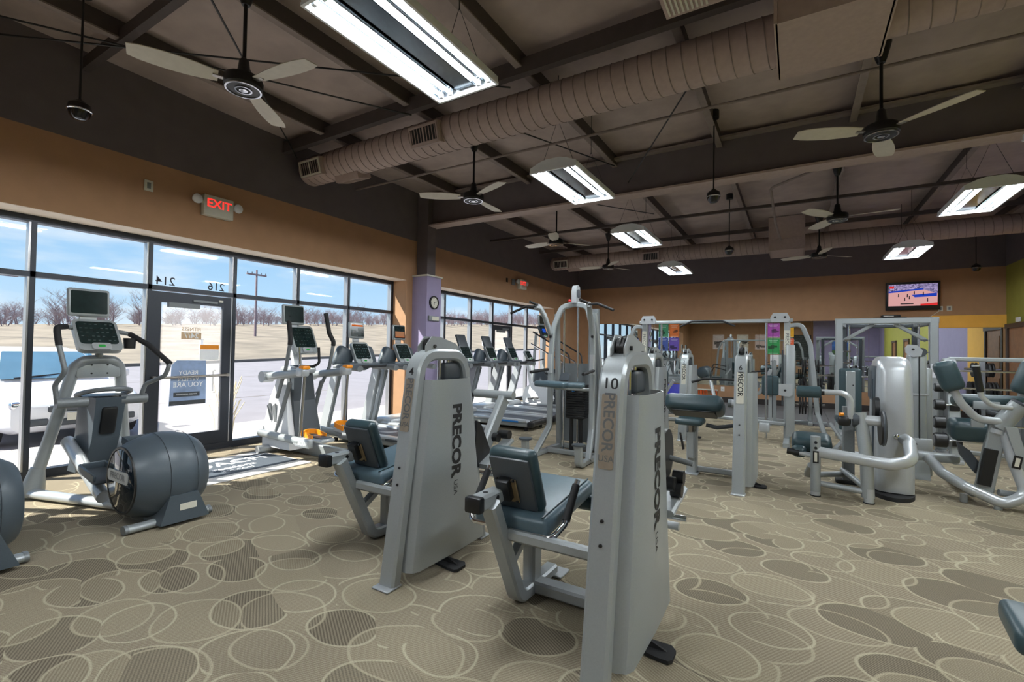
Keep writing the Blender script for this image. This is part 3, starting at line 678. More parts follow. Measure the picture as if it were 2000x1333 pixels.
# ================================================================ OUTSIDE
random.seed(7)
M['walk'] = mat('concrete_walk', (186, 181, 178), .85, 0, .05, 2)
M['asphalt'] = mat('pale_asphalt', (140, 136, 141), .9, 0, .08, 1.2)
M['grass'] = mat('dry_grass', (138, 127, 112), .95, 0, .28, .35, .5, 5)
M['curb'] = mat('curb_concrete', (120, 112, 104), .9, 0, .1, 2)
M['bark'] = mat('bare_bark', (138, 122, 128), .9, 0, .12, 6)
M['carw'] = mat('white_car_paint', (236, 238, 242), .2, 0, .01, 4)
M['carg'] = mat('car_glass', (112, 152, 176), .06, .2, .1, 2)
M['tyre'] = mat('tyre_rubber', (40, 40, 44), .8)
def zlot(x, y):
    t = max(0, min(1.2, (-x-9)/25)); return -.02+t*(.12+.03*max(0, y-9))
def zhill(x, y):
    s = max(0, (-x-34)/54); s2 = min(1, s)
    return zlot(-34, y)*(1-s2)+(2.8+.055*y)*s2+.25*noise.noise(V((x*.08, y*.08, 0)))*s2
for i in range(12):       # sidewalk slabs
    y0 = -6+i*2.0
    o = obj('sidewalk_slab', MB().bx(-9.0, -6.96, y0, y0+1.985, -.12, -.02), M['walk'], smooth=False); o['kind'] = 'structure'
def gridmesh(xs, ys, zf):
    vs = [(x, y, zf(x, y)) for x in xs for y in ys]; n = len(ys); fs = []
    for i in range(len(xs)-1):
        for k in range(n-1): fs.append((i*n+k, i*n+k+1, (i+1)*n+k+1, (i+1)*n+k))
    return MB().add(vs, fs)
ys = [-120+8*i for i in range(55)]
struct('parking_lot', gridmesh([-9-25*i/8 for i in range(9)], ys, lambda x, y: zlot(x, y)-.1*(1 if x > -33.9 else 1)), M['asphalt'])
struct('grass_field', gridmesh([-34-6*i for i in range(24)], ys, zhill), M['grass'])
struct('road_curb', gridmesh([-33.6, -33.61, -34.2], ys, lambda x, y: zlot(-34, y)+(.08 if x != -33.6 else -.1)), M['curb'])
for k in range(2):
    struct('lot_seam', gridmesh([-14-8*k, -14.08-8*k], ys, lambda x, y: zlot(x, y)-.096), M['curb'])
# bare trees
def tree_mesh(seed, h):
    rnd = random.Random(seed); mb = MB()
    def br(p, d, l, r, lev):
        n = 3 if lev else 4; pts = [p]; q = p.copy(); dd = d.copy()
        for i in range(n):
            dd = (dd+V((rnd.uniform(-1, 1), rnd.uniform(-1, 1), rnd.uniform(-.2, .8)))*(.10 if lev == 0 else .22)).normalized(); q = q+dd*(l/n); pts.append(q.copy())
        for i in range(n):
            mb.cyl(pts[i], pts[i+1], r*(1-.75*i/n), r*(1-.75*(i+1)/n), 4 if lev else 6)
        if lev < 3:
            for k in range((9, 6, 5)[lev]):
                t = .08+.92*rnd.random(); i = min(n-1, int(t*n)); a = rnd.uniform(0, 6.28)
                side = V((math.cos(a), math.sin(a), rnd.uniform(.3, 1.1))).normalized()
                br(pts[i]+(pts[i+1]-pts[i])*(t*n-i), (dd*.35+side).normalized(), l*rnd.uniform(.42, .62), r*.42, lev+1)
    for q in range(3): br(V((rnd.uniform(-.9, .9), rnd.uniform(-.9, .9), -.2)), V((rnd.uniform(-.25, .25), rnd.uniform(-.25, .25), 1)).normalized(), h*rnd.uniform(.4, .6), h*.013, 0)
    return mb
TM = [tree_mesh(s, 6.0).mesh('bare_tree', M['bark'], smooth=False, fix=False) for s in (1, 2, 3, 4, 5)]
k = 0
for i in range(210):
    y = -22+(i//5)*4.9+(i % 5)*1.9+random.uniform(-.15, .15); x = -84-5.2*(i % 5)+random.uniform(-.2, .2)
    o = obj('bare_tree', TM[i % 5], None); s = random.uniform(.42, .95)*(1+y/320)
    if 24 < y < 33: s *= 1.3
    o.location = (x, y, zhill(x, y)-.1); o.scale = (min(s*1.35, 1.15), min(s*1.35, 1.15), s*.86); o.rotation_euler = (0, 0, random.uniform(0, 6.28))
    tag(o, 'bare leafless tree in the tree line on the crest beyond the dry field', 'tree', 'bare trees on the crest')
def pole(x, y, h, lab):
    T = thing('utility_pole', lab, 'utility pole', (x, y, zhill(x, y)))
    obj('pole_shaft', MB().cyl((0, 0, -.2), (0, 0, h), .16, .11, 8), M['bark'], T); obj('cross_arm', MB().bx(-.08, .08, -1.3, 1.3, h-.7, h-.5), M['bark'], T, smooth=False)
    for s in (-1.2, -.6, .6, 1.2): obj('insulator', MB().cyl((0, s, h-.5), (0, s, h-.3), .06, n=6), M['grey'], T)
pole(-60, 35.2, 8.6, 'wooden utility pole with a cross arm above the dry field'); pole(-62, 12.5, 6.3, 'thin pole standing behind the entrance door glass')
for y, lab in ((19.2, 'white marker post in the grass left of the screen machine'), (58, 'white marker post in the grass beyond the far treadmills')):
    x = -40; T = thing('marker_post', lab, 'post', (x, y, zhill(x, y))); obj('post', MB().rbox((0, 0, .5), (.2, .2, 1.2), .04), M['white'], T); obj('post_cap', MB().rbox((0, 0, 1.13), (.26, .26, .06), .02), M['offwhite'], T)
# white parked car, nose towards the building
T = thing('parked_car', 'white parked sedan facing the windows behind the elliptical', 'car', (-9.3, 2.82, -.1))
def loft(rows, closed=True):
    mb = MB(); n = len(rows[0]); vs = [p for r in rows for p in r]; fs = []
    for i in range(len(rows)-1):
        for k in range(n-1): fs.append((i*n+k, i*n+k+1, (i+1)*n+k+1, (i+1)*n+k))
    fs += [list(range(n)), list(range((len(rows)-1)*n, len(rows)*n))[::-1]]
    return mb.add(vs, fs)
def ring(x, w, z0, z1, r=.12, n=5):
    p = rr_poly(w, z1-z0, min(r, (z1-z0)*.45), n); p = p+[p[0]]
    return [V((x, a, b+(z0+z1)/2)) for a, b in p]
body = loft([ring(.02, 1.3, .32, .6), ring(-.06, 1.52, .25, .68), ring(-.3, 1.66, .2, .76, .16), ring(-.9, 1.74, .18, .86, .18), ring(-1.25, 1.76, .18, .92, .2), ring(-2.6, 1.78, .18, .95, .2), ring(-3.7, 1.74, .2, .98, .2), ring(-4.25, 1.6, .26, .95, .16), ring(-4.4, 1.4, .35, .85)])
bd = obj('car_body', body, M['carw'], T)
cab = loft([ring(-1.15, 1.5, .8, .9, .04), ring(-1.55, 1.4, .8, 1.16, .16), ring(-1.95, 1.28, .8, 1.4, .2), ring(-2.5, 1.24, .8, 1.45, .2), ring(-3.0, 1.26, .8, 1.42, .2), ring(-3.5, 1.36, .8, 1.22, .18), ring(-3.95, 1.45, .8, .95, .06)])
obj('roof', cab, M['carw'], T)
obj('windshield', MB().add([(-1.2, -.66, .95), (-1.2, .66, .95), (-1.86, .5, 1.365), (-1.86, -.5, 1.365)], [(0, 1, 2, 3)]).add([(-1.17, -.66, .95), (-1.17, .66, .95), (-1.83, .5, 1.375), (-1.83, -.5, 1.375)], [(0, 1, 2, 3)]), M['carg'], T, smooth=False, fix=False)
for s in (-1, 1):
    obj('side_window', MB().prism([(-1.7, 1.0), (-3.4, 1.0), (-3.0, 1.32), (-2.1, 1.34)], (0, s*.70, 0), (1, 0, 0), (0, 0, 1), .06), M['carg'], T, smooth=False)
    obj('headlight', MB().rbox((-.14, s*.6, .62), (.2, .34, .12), .04), M['chrome'], T)
    obj('fog_light', MB().rbox((.0, s*.52, .38), (.1, .26, .1), .02), M['dgrey'], T)
    obj('door_mirror', MB().rbox((-1.45, s*.98, 1.0), (.12, .22, .14), .05), M['carw'], T)
    for x in (-.85, -3.45):
        w = obj('wheel', MB().cyl((x, s*.72, .31), (x, s*.9, .31), .31, n=24), M['tyre'], T); obj('hubcap', MB().cyl((x, s*.9, .31), (x, s*.915, .31), .2, n=20), M['alu'], w)
obj('grille', MB().rbox((.0, 0, .56), (.1, .8, .1), .03), M['dgrey'], T); obj('lower_grille', MB().rbox((.0, 0, .36), (.1, .7, .1), .02), M['dgrey'], T)
obj('number_plate', MB().box((.075, 0, .44), (.01, .4, .11)), M['offwhite'], T); obj('wiper', MB().cyl((-1.14, -.5, .96), (-1.28, .1, 1.01), .012, n=6), M['black'], T)

T = thing('ornamental_grass', 'pale dry ornamental grass clump outside right of the door', 'grass clump', (-7.5, 3.95, -.02)); rnd = random.Random(11)
bl = MB()
for k in range(26):
    a = rnd.uniform(0, 6.28); r0 = rnd.uniform(.02, .12); h = rnd.uniform(.5, 1.0); l = rnd.uniform(.05, .25)
    p0 = V((r0*math.cos(a), r0*math.sin(a), 0)); d = V((math.cos(a), math.sin(a), 0))
    bl.tube([p0, p0+d*l*.3+V((0, 0, h*.6)), p0+d*l+V((0, 0, h))], .006, 4)
g_ = obj('grass_blades', bl, mat('dry_blades', (222, 208, 178), .9), T); g_['kind'] = 'stuff'
# ================================================================ STRENGTH MACHINES
UX, UY, UZ = (1, 0, 0), (0, 1, 0), (0, 0, 1)
def pad(T, name, c, sz, r, rot=None, m='vinyl', parent=None, seg=4):
    return obj(name, MB().rbox(c, sz, r, seg, rot), M[m], parent or T)
def bolt(T, c, d, r=.009):
    obj('bolt', MB().cyl(c, V(c)+V(d)*.012, r, r*.8, 8), M['black'], T)
M['brassy'] = mat('brushed_name_plate', (158, 146, 130), .4, .4, .08, 40)
M['brassplate'] = mat('brass_plate', (136, 118, 88), .45, .4)
def tower(T, num, full=True, ym=1, face=1):
    """selectorised weight tower; base front at local origin, arch plane along +y, shield towards +x"""
    H = 1.385
    pth = fil([(0, .02, 0), (0, .225, H), (0, .66, H), (0, .93, 0)], .16, 8)
    obj('tower_frame', MB().rect(pth, .12, .075, UX, .014), M['silver'], T)
    for y in (.0, .95): obj('foot_plate', MB().rbox((0, y, .006), (.13, .12, .012), .004, 1), M['silver2'], T)
    # bulged side shield, wider at the floor
    def sec(z):
        t = (z-.07)/(1.225-.07); y0 = .075+(.225-.075)*t; y1 = .865+(.665-.865)*t; xo = .13
        return [(.035, y0), (.07, y0+.004), (xo-.02, y0+.022), (xo, y0+.06), (xo+.008, (y0+y1)/2), (xo, y1-.06), (xo-.02, y1-.022), (.07, y1-.004), (.035, y1)]
    mb = MB(); vs = []; zs = [.07, .3, .6, .9, 1.225]; th = .005
    for z in zs:
        s = sec(z); n = len(s); vs += [(a, b, z) for a, b in s]+[(a-th, b+(th if k < n/2 else -th), z) for k, (a, b) in reversed(list(enumerate(s)))]
    m_ = 2*n; fs = []
    for i in range(len(zs)-1):
        fs += [(i*m_+k, i*m_+(k+1) % m_, (i+1)*m_+(k+1) % m_, (i+1)*m_+k) for k in range(m_)]
    for i in (0, len(zs)-1): fs += [(i*m_+k, i*m_+k+1, i*m_+m_-2-k, i*m_+m_-1-k) for k in range(n-1)]
    sh = obj('side_shield', mb.add(vs, fs), M['silver'], T)
    if full:
        obj('brand_lettering', MB().text('PRECOR', .128, (.1395, .465, .82), (0, 0, -1), UY, .045), M['ink'], sh, smooth=False, fix=False, label='black vertical lettering')
        obj('country_lettering', MB().text('USA', .055, (.1395, .465, .505), (0, 0, -1), UY, 0), M['ink'], sh, smooth=False, fix=False)
    sl = .21/1.385; d = V((0, -1, sl)).normalized()  # outward normal of the front post
    upv = V((0, sl, 1)).normalized()
    fp = lambda z: V((0, .02+sl*z-.038*1.02, z))
    pl = obj('name_plate', MB().prism(rr_poly(.07, .33, .01, 3), fp(1.07)+d*.003, UX, upv, .006), M['brassy'] if full else M['offwhite'], T, label='brushed metal name plate')
    obj('plate_lettering', MB().text('PRECOR', .07, fp(1.11)+d*.0075, -upv, UX, .02), M['inkgrey'] if full else M['ink'], pl, smooth=False, fix=False)
    if full: obj('plate_lettering', MB().text('USA', .04, fp(.95)+d*.0075, UX, upv, .006), M['inkgrey'], pl, smooth=False, fix=False)
    if num: obj('number_decal', MB().text(num, .075, fp(1.275)+d*.0035, UX, upv, .012), M['ink'], T, smooth=False, fix=False, label='black machine number')
    for z in (.69, .59): bolt(T, fp(z)-d*.002, d)
    for y in (.44, .53): obj('guide_rod', MB().cyl((0, y, .08), (0, y, 1.35), .0125, n=10), M['chrome'], T)
    for k in range(12): obj('weight_plate', MB().rbox((0, .485, .12+.045*k), (.1, .34, .04), .005, 1), M['black'], T)
    obj('top_cover', MB().rbox((.0, .56, 1.27), (.06, .18, .12), .02), M['dgrey'], T)
    for x in (-.032, .032):
        obj('pulley_plate', MB().prism([(.26, 1.36), (.26, 1.44), (.32, 1.505), (.40, 1.505), (.58, 1.46), (.62, 1.42), (.62, 1.36)], (x, 0, 0), UY, UZ, .006), M['silver'], T, smooth=False)
    for y, z in ((.345, 1.44), (.54, 1.415)):
        p = obj('pulley', MB().cyl((-.018, y, z), (.018, y, z), .055, n=20), M['black'], T); obj('axle_bolt', MB().cyl((-.04, y, z), (.046, y, z), .012, n=8), M['black'], p)
    obj('cable', MB().tube(fil([(0, .295, 1.2), (0, .295, 1.49), (0, .40, 1.5), (0, .56, 1.47), (0, .60, 1.3)], .04), .004, 6), M['black'], T)
    obj('stabilizer_foot', MB().prism([(.02, .03), (.17, .0), (.22, -.0), (.235, .02), (.235, .1), (.21, .13), (.05, .13), (.02, .1)], (0, .36, .012), UX, UY, .016), M['rubber'], T)
    obj('foot_gusset', MB().prism([(.02, 0), (.2, 0), (.02, .07)], (0, .43, .02), UX, UZ, .012), M['rubber'], T, smooth=False)
def leg_machine(loc, num, lab, var):
    T = thing('leg_machine', lab, 'exercise machine', loc, group='leg machines with side weight towers')
    tower(T, num)
    xs = -.615
    obj('rear_post', MB().rect(fil([(xs, .14, .64), (xs, .43, .05), (xs, .65, .045)], .10, 6), .09, .075, UX), M['silver'], T)
    obj('floor_rail', MB().rect([(xs, .56, .045), (xs, .86, .045)], .085, .06, UX), M['silver'], T)
    obj('foot_plate', MB().rbox((xs+.02, .9, .006), (.12, .14, .012), .004, 1), M['silver2'], T)
    obj('cross_bar', MB().rect([(xs+.04, .27, .455), (-.04, .27, .455)], .06, .05, UZ), M['silver'], T)
    obj('low_cross_bar', MB().rect([(xs+.04, .60, .055), (-.04, .60, .055)], .07, .10, UZ), M['silver'], T)
    obj('seat_post', MB().rect([(xs, .60, .05), (xs, .60, .50)], .08, .10, UX), M['silver'], T)
    obj('seat_brace', MB().rect([(xs, .33, .26), (xs, .66, .47)], .05, .06, UX), M['silver'], T)
    b = obj('adjuster_tube', MB().rect([(xs-.03, .05, .655), (xs-.03, .25, .655)], .075, .085, UZ), M['silver'], T)
    obj('end_cap', MB().rbox((xs-.03, .045, .655), (.095, .05, .08), .012, 2), M['black'], b)
    for c, dd in (((xs-.03, .14, .6935), UZ), ((xs+.0135, .19, .66), UX)): obj('adjuster_hole', MB().cyl(c, V(c)+V(dd)*.001, .014, n=12), M['ink'], b)
    obj('slide_bar', MB().rect([(xs-.03, .24, .655), (xs-.03, .33, .66)], .035, .04, UZ, .005), M['steel'], T)
    R = RX(22)
    bk = pad(T, 'backrest', (xs+.05, .33, .735), (.28, .085, .37), .04, R)
    obj('backrest_shell', MB().rbox((xs+.05, .285, .717), (.24, .02, .31), .01, 2, R), M['dgrey'], bk)
    obj('mount_plate', MB().rbox((xs+.02, .280, .68), (.12, .012, .14), .004, 1, R), M['brassplate'], bk)
    obj('mount_bracket', MB().rbox((xs+.015, .262, .69), (.075, .06, .12), .008, 2, R), M['black'], bk)
    for dx in (-.05, .05):
        for dz in (-.06, .06): bolt(bk, (xs+.02+dx, .272-.4*dz, .68+dz), (0, -1, .2), .008)
    st = pad(T, 'seat', (xs+.03, .60, .545), (.46, .66, .10), .04, RX(6), 'vinyl2')
    obj('seat_seam', MB().tube([(xs+.22, .29, .565), (xs+.22, .6, .60), (xs+.22, .9, .63)], .004, 6), M['vinyl'], st)
    obj('seat_pan', MB().rbox((xs+.03, .56, .495), (.3, .4, .03), .006, 1, RX(6)), M['black'], T)
    for s in (-1, 1):
        x = xs+.03
        obj('seat_handle', MB().tube(fil([(x, .30, .475), (x+s*.25, .28, .475), (x+s*.285, .36, .53), (x+s*.285, .52, .72)], .05), .016, 10), M['chrome'], T)
        obj('handle_grip', MB().tube([(x+s*.285, .375, .545), (x+s*.285, .50, .70)], .021, 10), M['rubber'], T)
    obj('roller_pad', MB().cyl((xs-.22, .98, .47), (xs+.30, .98, .47), .06, n=20), M['vinyl'], T)
    obj('roller_axle', MB().cyl((xs-.26, .98, .47), (.18, .98, .47), .018, n=10), M['chrome'], T)
    # drive side beyond the tower
    if var == 'a':
        obj('cam_disc', MB().cyl((.07, .88, .85), (.095, .88, .85), .14, n=28), M['black'], T)
        obj('range_handle', MB().cyl((.09, .93, .82), (.22, .93, .80), .016, n=10), M['grey'], T)
        a = obj('drive_arm', MB().rect([(.11, .74, .56), (.12, 1.05, .62)], .10, .04, UX), M['silver'], T)
        for c in ((.11, .86, .69), (.14, .95, .71), (.14, .9, .65)):
            obj('cam_roller', MB().cyl((c[0]-.03, c[1], c[2]), (c[0]+.03, c[1], c[2]), .04, n=16), M['black'], T)
        obj('pivot_pin', MB().cyl((.02, .92, .44), (.15, .92, .44), .022, n=12), M['silver2'], T)
    else:
        obj('cam_plate', MB().prism([(.78, .55), (1.02, .58), (.98, .66), (.86, .86), (.8, .9)], (.06, 0, 0), UY, UZ, .02), M['black'], T, smooth=False)
        obj('drive_arm', MB().rect([(.1, .84, .56), (.1, 1.2, .70)], .1, .04, UX), M['silver'], T)
        for c in ((.05, 1.06, .74), (.1, 1.14, .755)): obj('cam_roller', MB().cyl((c[0]-.045, c[1], c[2]), (c[0]+.045, c[1], c[2]), .035, n=16), M['black'], T)
        obj('lift_arm', MB().rect([(.02, .92, .60), (.02, 1.24, 1.02)], .06, .11, UX), M['silver'], T)
        obj('lift_crossbar', MB().cyl((-.28, 1.27, 1.05), (.1, 1.27, 1.05), .035, n=14), M['silver'], T)
        obj('lift_handle', MB().tube(fil([(-.22, 1.27, 1.05), (-.32, 1.25, 1.04), (-.36, 1.16, .80)], .08), .018, 10), M['black'], T)
        obj('drive_cable', MB().tube(fil([(.08, .9, .55), (.1, 1.0, .48), (.1, 1.18, .56)], .1), .007, 6), M['black'], T)
    return T
leg_machine((-2.08, 2.06, 0), '4', 'grey leg machine marked 4 with vertical black lettering, nearer the door', 'b')
leg_machine((-.715, 1.88, 0), '10', 'grey leg machine marked 10 with vertical black lettering, closest to the camera', 'a')
# corner of a pad reaching into the frame at the right edge
T = thing('incline_bench', 'dark teal bench corner entering the frame at the lower right edge', 'bench', (.98, 2.38, 0))
pad(T, 'bench_pad', (0, 0, .46), (.66, .30, .09), .03, RZ(-6)); obj('bench_post', MB().rect([(.1, 0, 0), (.1, 0, .42)], .08, .08, UX), M['silver'], T); obj('bench_base', MB().rect([(.1, -.25, .03), (.1, .25, .03)], .08, .06, UX), M['silver'], T)
# ---- arm curl machine marked 6
T = thing('arm_curl_machine', 'grey arm curl machine with plate marked 6 and a wide slanted pad', 'exercise machine', (-.5, 5.31, 0))
tower(T, '6', False)
x = -.56
obj('seat_column', MB().rect([(x, .66, 0), (x, .66, .62)], .11, .12, UX), M['silver'], T); obj('base_plate', MB().rbox((x, .64, .008), (.16, .2, .016), .005, 1), M['silver2'], T)
obj('seat_slider', MB().rect([(x, .58, .20), (x, .58, .50)], .09, .10, UX), M['silver'], T); obj('slider_post', MB().rect([(x, .57, .45), (x, .57, .60)], .06, .06, UX), M['steel'], T)
pad(T, 'seat', (x, .52, .63), (.30, .30, .07), .03); obj('adjust_lever', MB().prism([(0, 0), (.02, .01), (-.02, .2), (-.04, .2)], (x-.09, .56, .28), UX, UZ, .03), M['black'], T)
ap = pad(T, 'arm_pad', (x+.0, .80, .79), (.66, .34, .20), .07, RX(-24)); obj('arm_pad_tray', MB().rbox((x, .765, .69), (.5, .24, .02), .006, 1, RX(-24)), M['black'], ap)
obj('curl_arm', MB().tube(fil([(-.12, .9, .76), (-.02, .86, .76), (-.04, .78, .60), (-.30, .74, .55), (-.42, .74, .57)], .09), .024, 12), M['dgrey'], T)
obj('pivot_housing', MB().cyl((-.16, .92, .83), (-.02, .92, .83), .045, n=16), M['silver2'], T); obj('pivot_cap', MB().cyl((-.2, .92, .83), (-.16, .92, .83), .05, n=16), M['grey'], T)
obj('lift_lever', MB().rect([(x+.2, 1.1, .78), (x+.12, 1.16, 1.1)], .05, .04, UY), M['silver2'], T)
obj('hand_grip', MB().tube(fil([(x-.1, 1.14, 1.05), (x+.05, 1.14, 1.1), (x+.4, 1.14, 1.1)], .04), .016), M['rubber'], T)
obj('foot_peg', MB().cyl((x-.17, .6, .62), (x+.03, .6, .60), .014, n=10), M['grey'], T); obj('rear_rail', MB().rect([(x, .7, .05), (0, .7, .05)], .06, .06, UZ), M['silver'], T)
# ---- tower marked 2 with seat, and a tower partly hidden behind machine 10
T = thing('selector_machine', 'grey weight machine with plate marked 2 behind the arm curl machine', 'exercise machine', (-1.6, 8.05, 0)); tower(T, '2', False)
obj('seat_frame', MB().rect(fil([(-.55, .3, .0), (-.55, .34, .42), (-.05, .34, .42)], .08), .07, .07, UY), M['silver'], T); pad(T, 'seat', (-.52, .4, .48), (.34, .38, .08), .03); pad(T, 'backrest', (-.52, .62, .85), (.32, .09, .5), .04, RX(-10)); obj('back_post', MB().rect([(-.52, .68, .05), (-.52, .68, 1.0)], .07, .07, UX), M['silver'], T)
obj('floor_rail', MB().rect([(-.55, .1, .04), (-.55, .9, .04)], .07, .06, UX), M['silver'], T)
obj('grip_handle', MB().tube(fil([(-.75, .35, .82), (-.75, .1, .82), (-.6, .1, .86)], .05), .016), M['rubber'], T)
T = thing('selector_machine', 'grey weight machine partly hidden behind the machine marked 10', 'exercise machine', (-1.72, 6.35, 0)); tower(T, '', True)
obj('seat_frame', MB().rect(fil([(-.5, .3, .0), (-.5, .34, .42), (-.05, .34, .42)], .08), .07, .07, UY), M['silver'], T); pad(T, 'seat', (-.42, .4, .48), (.34, .38, .08), .03); obj('back_post', MB().rect([(-.42, .68, .0), (-.42, .68, .8)], .07, .07, UX), M['silver'], T); pad(T, 'backrest', (-.42, .6, .8), (.3, .09, .4), .04)
# ---- assisted chin and dip tower
T = thing('chin_dip_tower', 'tall silver chin and dip tower with black weight stack', 'exercise machine', (-2.62, 5.95, 0))
for s, x in ((-1, -.32), (1, .30)):
    f = obj('front_upright', MB().rect(fil([(x+s*.07, -.30, .05), (x+s*.0, -.02, .38), (x-.0, .0, 1.35), (x-s*.02, .02, 1.75), (x-s*.12, .08, 2.04), (-.02, .1, 2.08)], [.12, .3, .5, .12]), .06, .075, UY), M['silver'], T)
    for z in (1.62, 1.22): obj('clamp_bolt', MB().cyl((x, -.045, z), (x, -.03, z), .018, n=10), M['black'], f)
    obj('rear_upright', MB().rect([(x+s*.06, .42, .05), (x-s*.03, .12, 1.95)], .06, .07, UY), M['silver'], T)
    obj('chin_arm', MB().rect(fil([(x, -.03, 1.66), (x+s*.02, -.18, 1.90), (x+s*.05, -.28, 2.02), (x+s*.07, -.36, 2.02)], .06), .055, .07, UX), M['silver'], T)
    obj('chin_grip', MB().tube(fil([(x+s*.05, -.34, 2.02), (x+s*.2, -.38, 2.02), (x+s*.42, -.42, 1.93)], .1), .017, 10), M['rubber'], T)
    obj('neutral_grip', MB().cyl((x+s*.05, -.34, 2.04), (x+s*.04, -.56, 2.06), .017, n=10), M['rubber'], T)
    obj('dip_handle', MB().cyl((x+s*.02, -.02, 1.17), (x+s*.06, -.48, 1.14), .02, n=12), M['rubber'], T)
    obj('dip_mount', MB().rect([(x, -.02, 1.12), (x, -.02, 1.38)], .07, .07, UY), M['silver2'], T)
    obj('base_rail', MB().rect(fil([(x+s*.06, .5, .035), (x+s*.06, -.5, .035)], .02), .07, .07, UZ), M['silver'], T)
    k = obj('foot_step_post', MB().rect(fil([(x+s*.06, -.45, .035), (x+s*.06, -.58, .035), (x+s*.06, -.6, .27)], .07), .09, .07, UX), M['silver'], T)
    obj('foot_step', MB().cyl((x+s*.06, -.59, .275), (x+s*.06, -.59, .295), .085, n=20), M['dgrey'], T)
obj('rear_rail', MB().rect([(-.38, .46, .035), (.38, .46, .035)], .06, .07, UY), M['silver'], T); obj('mid_rail', MB().rect([(-.38, .02, .04), (.38, .02, .04)], .06, .07, UY), M['silver'], T)
obj('rear_shield', MB().add([(-.44, .5, .1), (.33, .5, .1), (.26, .42, 1.25), (-.36, .42, 1.25), (-.44, .51, .1), (.33, .51, .1), (.26, .43, 1.25), (-.36, .43, 1.25)], [(0, 1, 2, 3), (4, 5, 6, 7), (0, 1, 5, 4), (1, 2, 6, 5), (2, 3, 7, 6), (3, 0, 4, 7)]), M['grey'], T, smooth=False)
obj('spine_plate', MB().bx(.12, .26, .28, .34, .08, 2.02), M['grey'], T, smooth=False)
for x in (-.18, .03): obj('guide_rod', MB().cyl((x, .14, .05), (x, .12, 2.05), .013, n=10), M['chrome'], T)
for k in range(14): obj('weight_plate', MB().rbox((.02, .14, .52+.033*k), (.28, .15, .030), .004, 1), M['black'], T)
obj('selector_pin', MB().cyl((.0, .07, .88), (.0, .03, .88), .014, n=10), M['blue'], T)
for x in (-.06, .08): obj('stack_riser', MB().cyl((x, .14, .05), (x, .14, .49), .028, n=12), M['black'], T)
obj('riser_cap', MB().rbox((.01, .14, .50), (.24, .08, .02), .005, 1), M['black'], T)
pad(T, 'knee_pad', (-.16, -.26, .98), (.50, .22, .08), .035, RZ(-10), 'vinyl2'); pad(T, 'knee_pad', (.16, -.22, .98), (.22, .22, .07), .03, RZ(16), 'vinyl2')
obj('knee_lever', MB().rect([(-.2, -.15, .93), (.3, .1, .9)], .05, .04, UZ), M['silver'], T); obj('placard', MB().rbox((-.1, -.02, 1.07), (.14, .02, .12), .005, 1, RX(-30)), M['dgrey'], T)
p = obj('top_pulley_housing', MB().prism([(-.07, 0), (.07, 0), (.075, .16), (.05, .23), (0, .25), (-.05, .23), (-.075, .16)], (0, .1, 2.09), UY, UZ, .07), M['silver2'], T); obj('top_pulley', MB().cyl((-.045, .1, 2.22), (.045, .1, 2.22), .06, n=18), M['dgrey'], p)
obj('red_knob', MB().ball((-.06, .02, 2.12), .022, 10, 6), mat('red_knob', (216, 40, 44), .4), T)
# ---- cable crossover: two towers and the high crossbar
T = thing('cable_crossover', 'silver cable crossover with two uprights joined by a high bar', 'exercise machine', (-1.25, 8.85, 0))
for s, x in ((-1, -1.2), (1, 1.12)):
    obj('cable_upright', MB().rect([(x, .1, 0), (x, .1, 1.95)], .09, .13, UX), M['silver'], T); obj('upright_cover', MB().rbox((x+s*.05, -.12, .86), (.12, .14, 1.45), .012, 2), M['silver'], T)
    obj('cable_slot', MB().bx(x-.075, x-.05, -.02, .01, .6, 1.5), M['dgrey'], T, smooth=False)
    obj('swivel_plate', MB().prism([(-.12, -.07), (.12, -.07), (.14, 0), (.1, .08), (-.1, .08), (-.14, 0)], (x-s*.1, -.05, 2.02), UX, UZ, .05), M['silver2'], T, smooth=False)
    for dx in (-.07, .07): obj('swivel_bolt', MB().cyl((x-s*.1+dx, -.085, 2.03), (x-s*.1+dx, -.07, 2.03), .018, n=10), M['black'], T)
    obj('outer_brace', MB().rect(fil([(x+s*.03, .1, 1.9), (x+s*.2, .1, 1.92), (x+s*.32, .12, 1.6), (x+s*.42, .14, .5), (x+s*.55, -.1, .05)], .14), .05, .07, UY), M['silver'], T)
    obj('base_foot', MB().rect([(x, -.5, .035), (x, .6, .035)], .09, .07, UX), M['silver'], T)
    obj('cable_line', MB().cyl((x-s*.2, -.06, .4), (x-s*.2, -.06, 1.98), .006, n=6), M['black'], T); obj('chrome_post', MB().cyl((x-s*.3, .1, .02), (x-s*.3, .1, 1.95), .018, n=10), M['chrome'], T)
    pl = obj('name_plate', MB().rbox((x, .1-.068, 1.62), (.08, .006, .4), .002, 1), M['offwhite'], T); obj('plate_lettering', MB().text('PRECOR', .07, (x, .1-.0725, 1.64), (0, 0, -1), UX, .01), M['inkgrey'], pl, smooth=False, fix=False)
    obj('carriage', MB().prism([(-.09, -.08), (.06, -.1), (.1, -.06), (.1, .1), (-.09, .1)], (x-.02, -.2, .86), UX, UZ, .05), M['silver2'], T, smooth=False); obj('carriage_bolt', MB().cyl((x-.02, -.235, .86), (x-.02, -.22, .86), .018, n=10), M['black'], T)
    obj('pulley_block', MB().rbox((x-s*.32, 0, .22), (.16, .05, .16), .03, 2), M['silver2'], T)
obj('cross_bar', MB().rect([(-1.3, .1, 1.985), (1.2, .1, 1.985)], .07, .06, UY), M['silver'], T); obj('low_rail', MB().rect([(.0, .3, .30), (1.1, .0, .30)], .06, .06, UZ), M['silver'], T)
obj('chin_bar', MB().tube(fil([(-.55, .0, 1.9), (-.35, .0, 1.99), (.15, .0, 1.99), (.35, .0, 1.9)], .08), .017), M['rubber'], T)
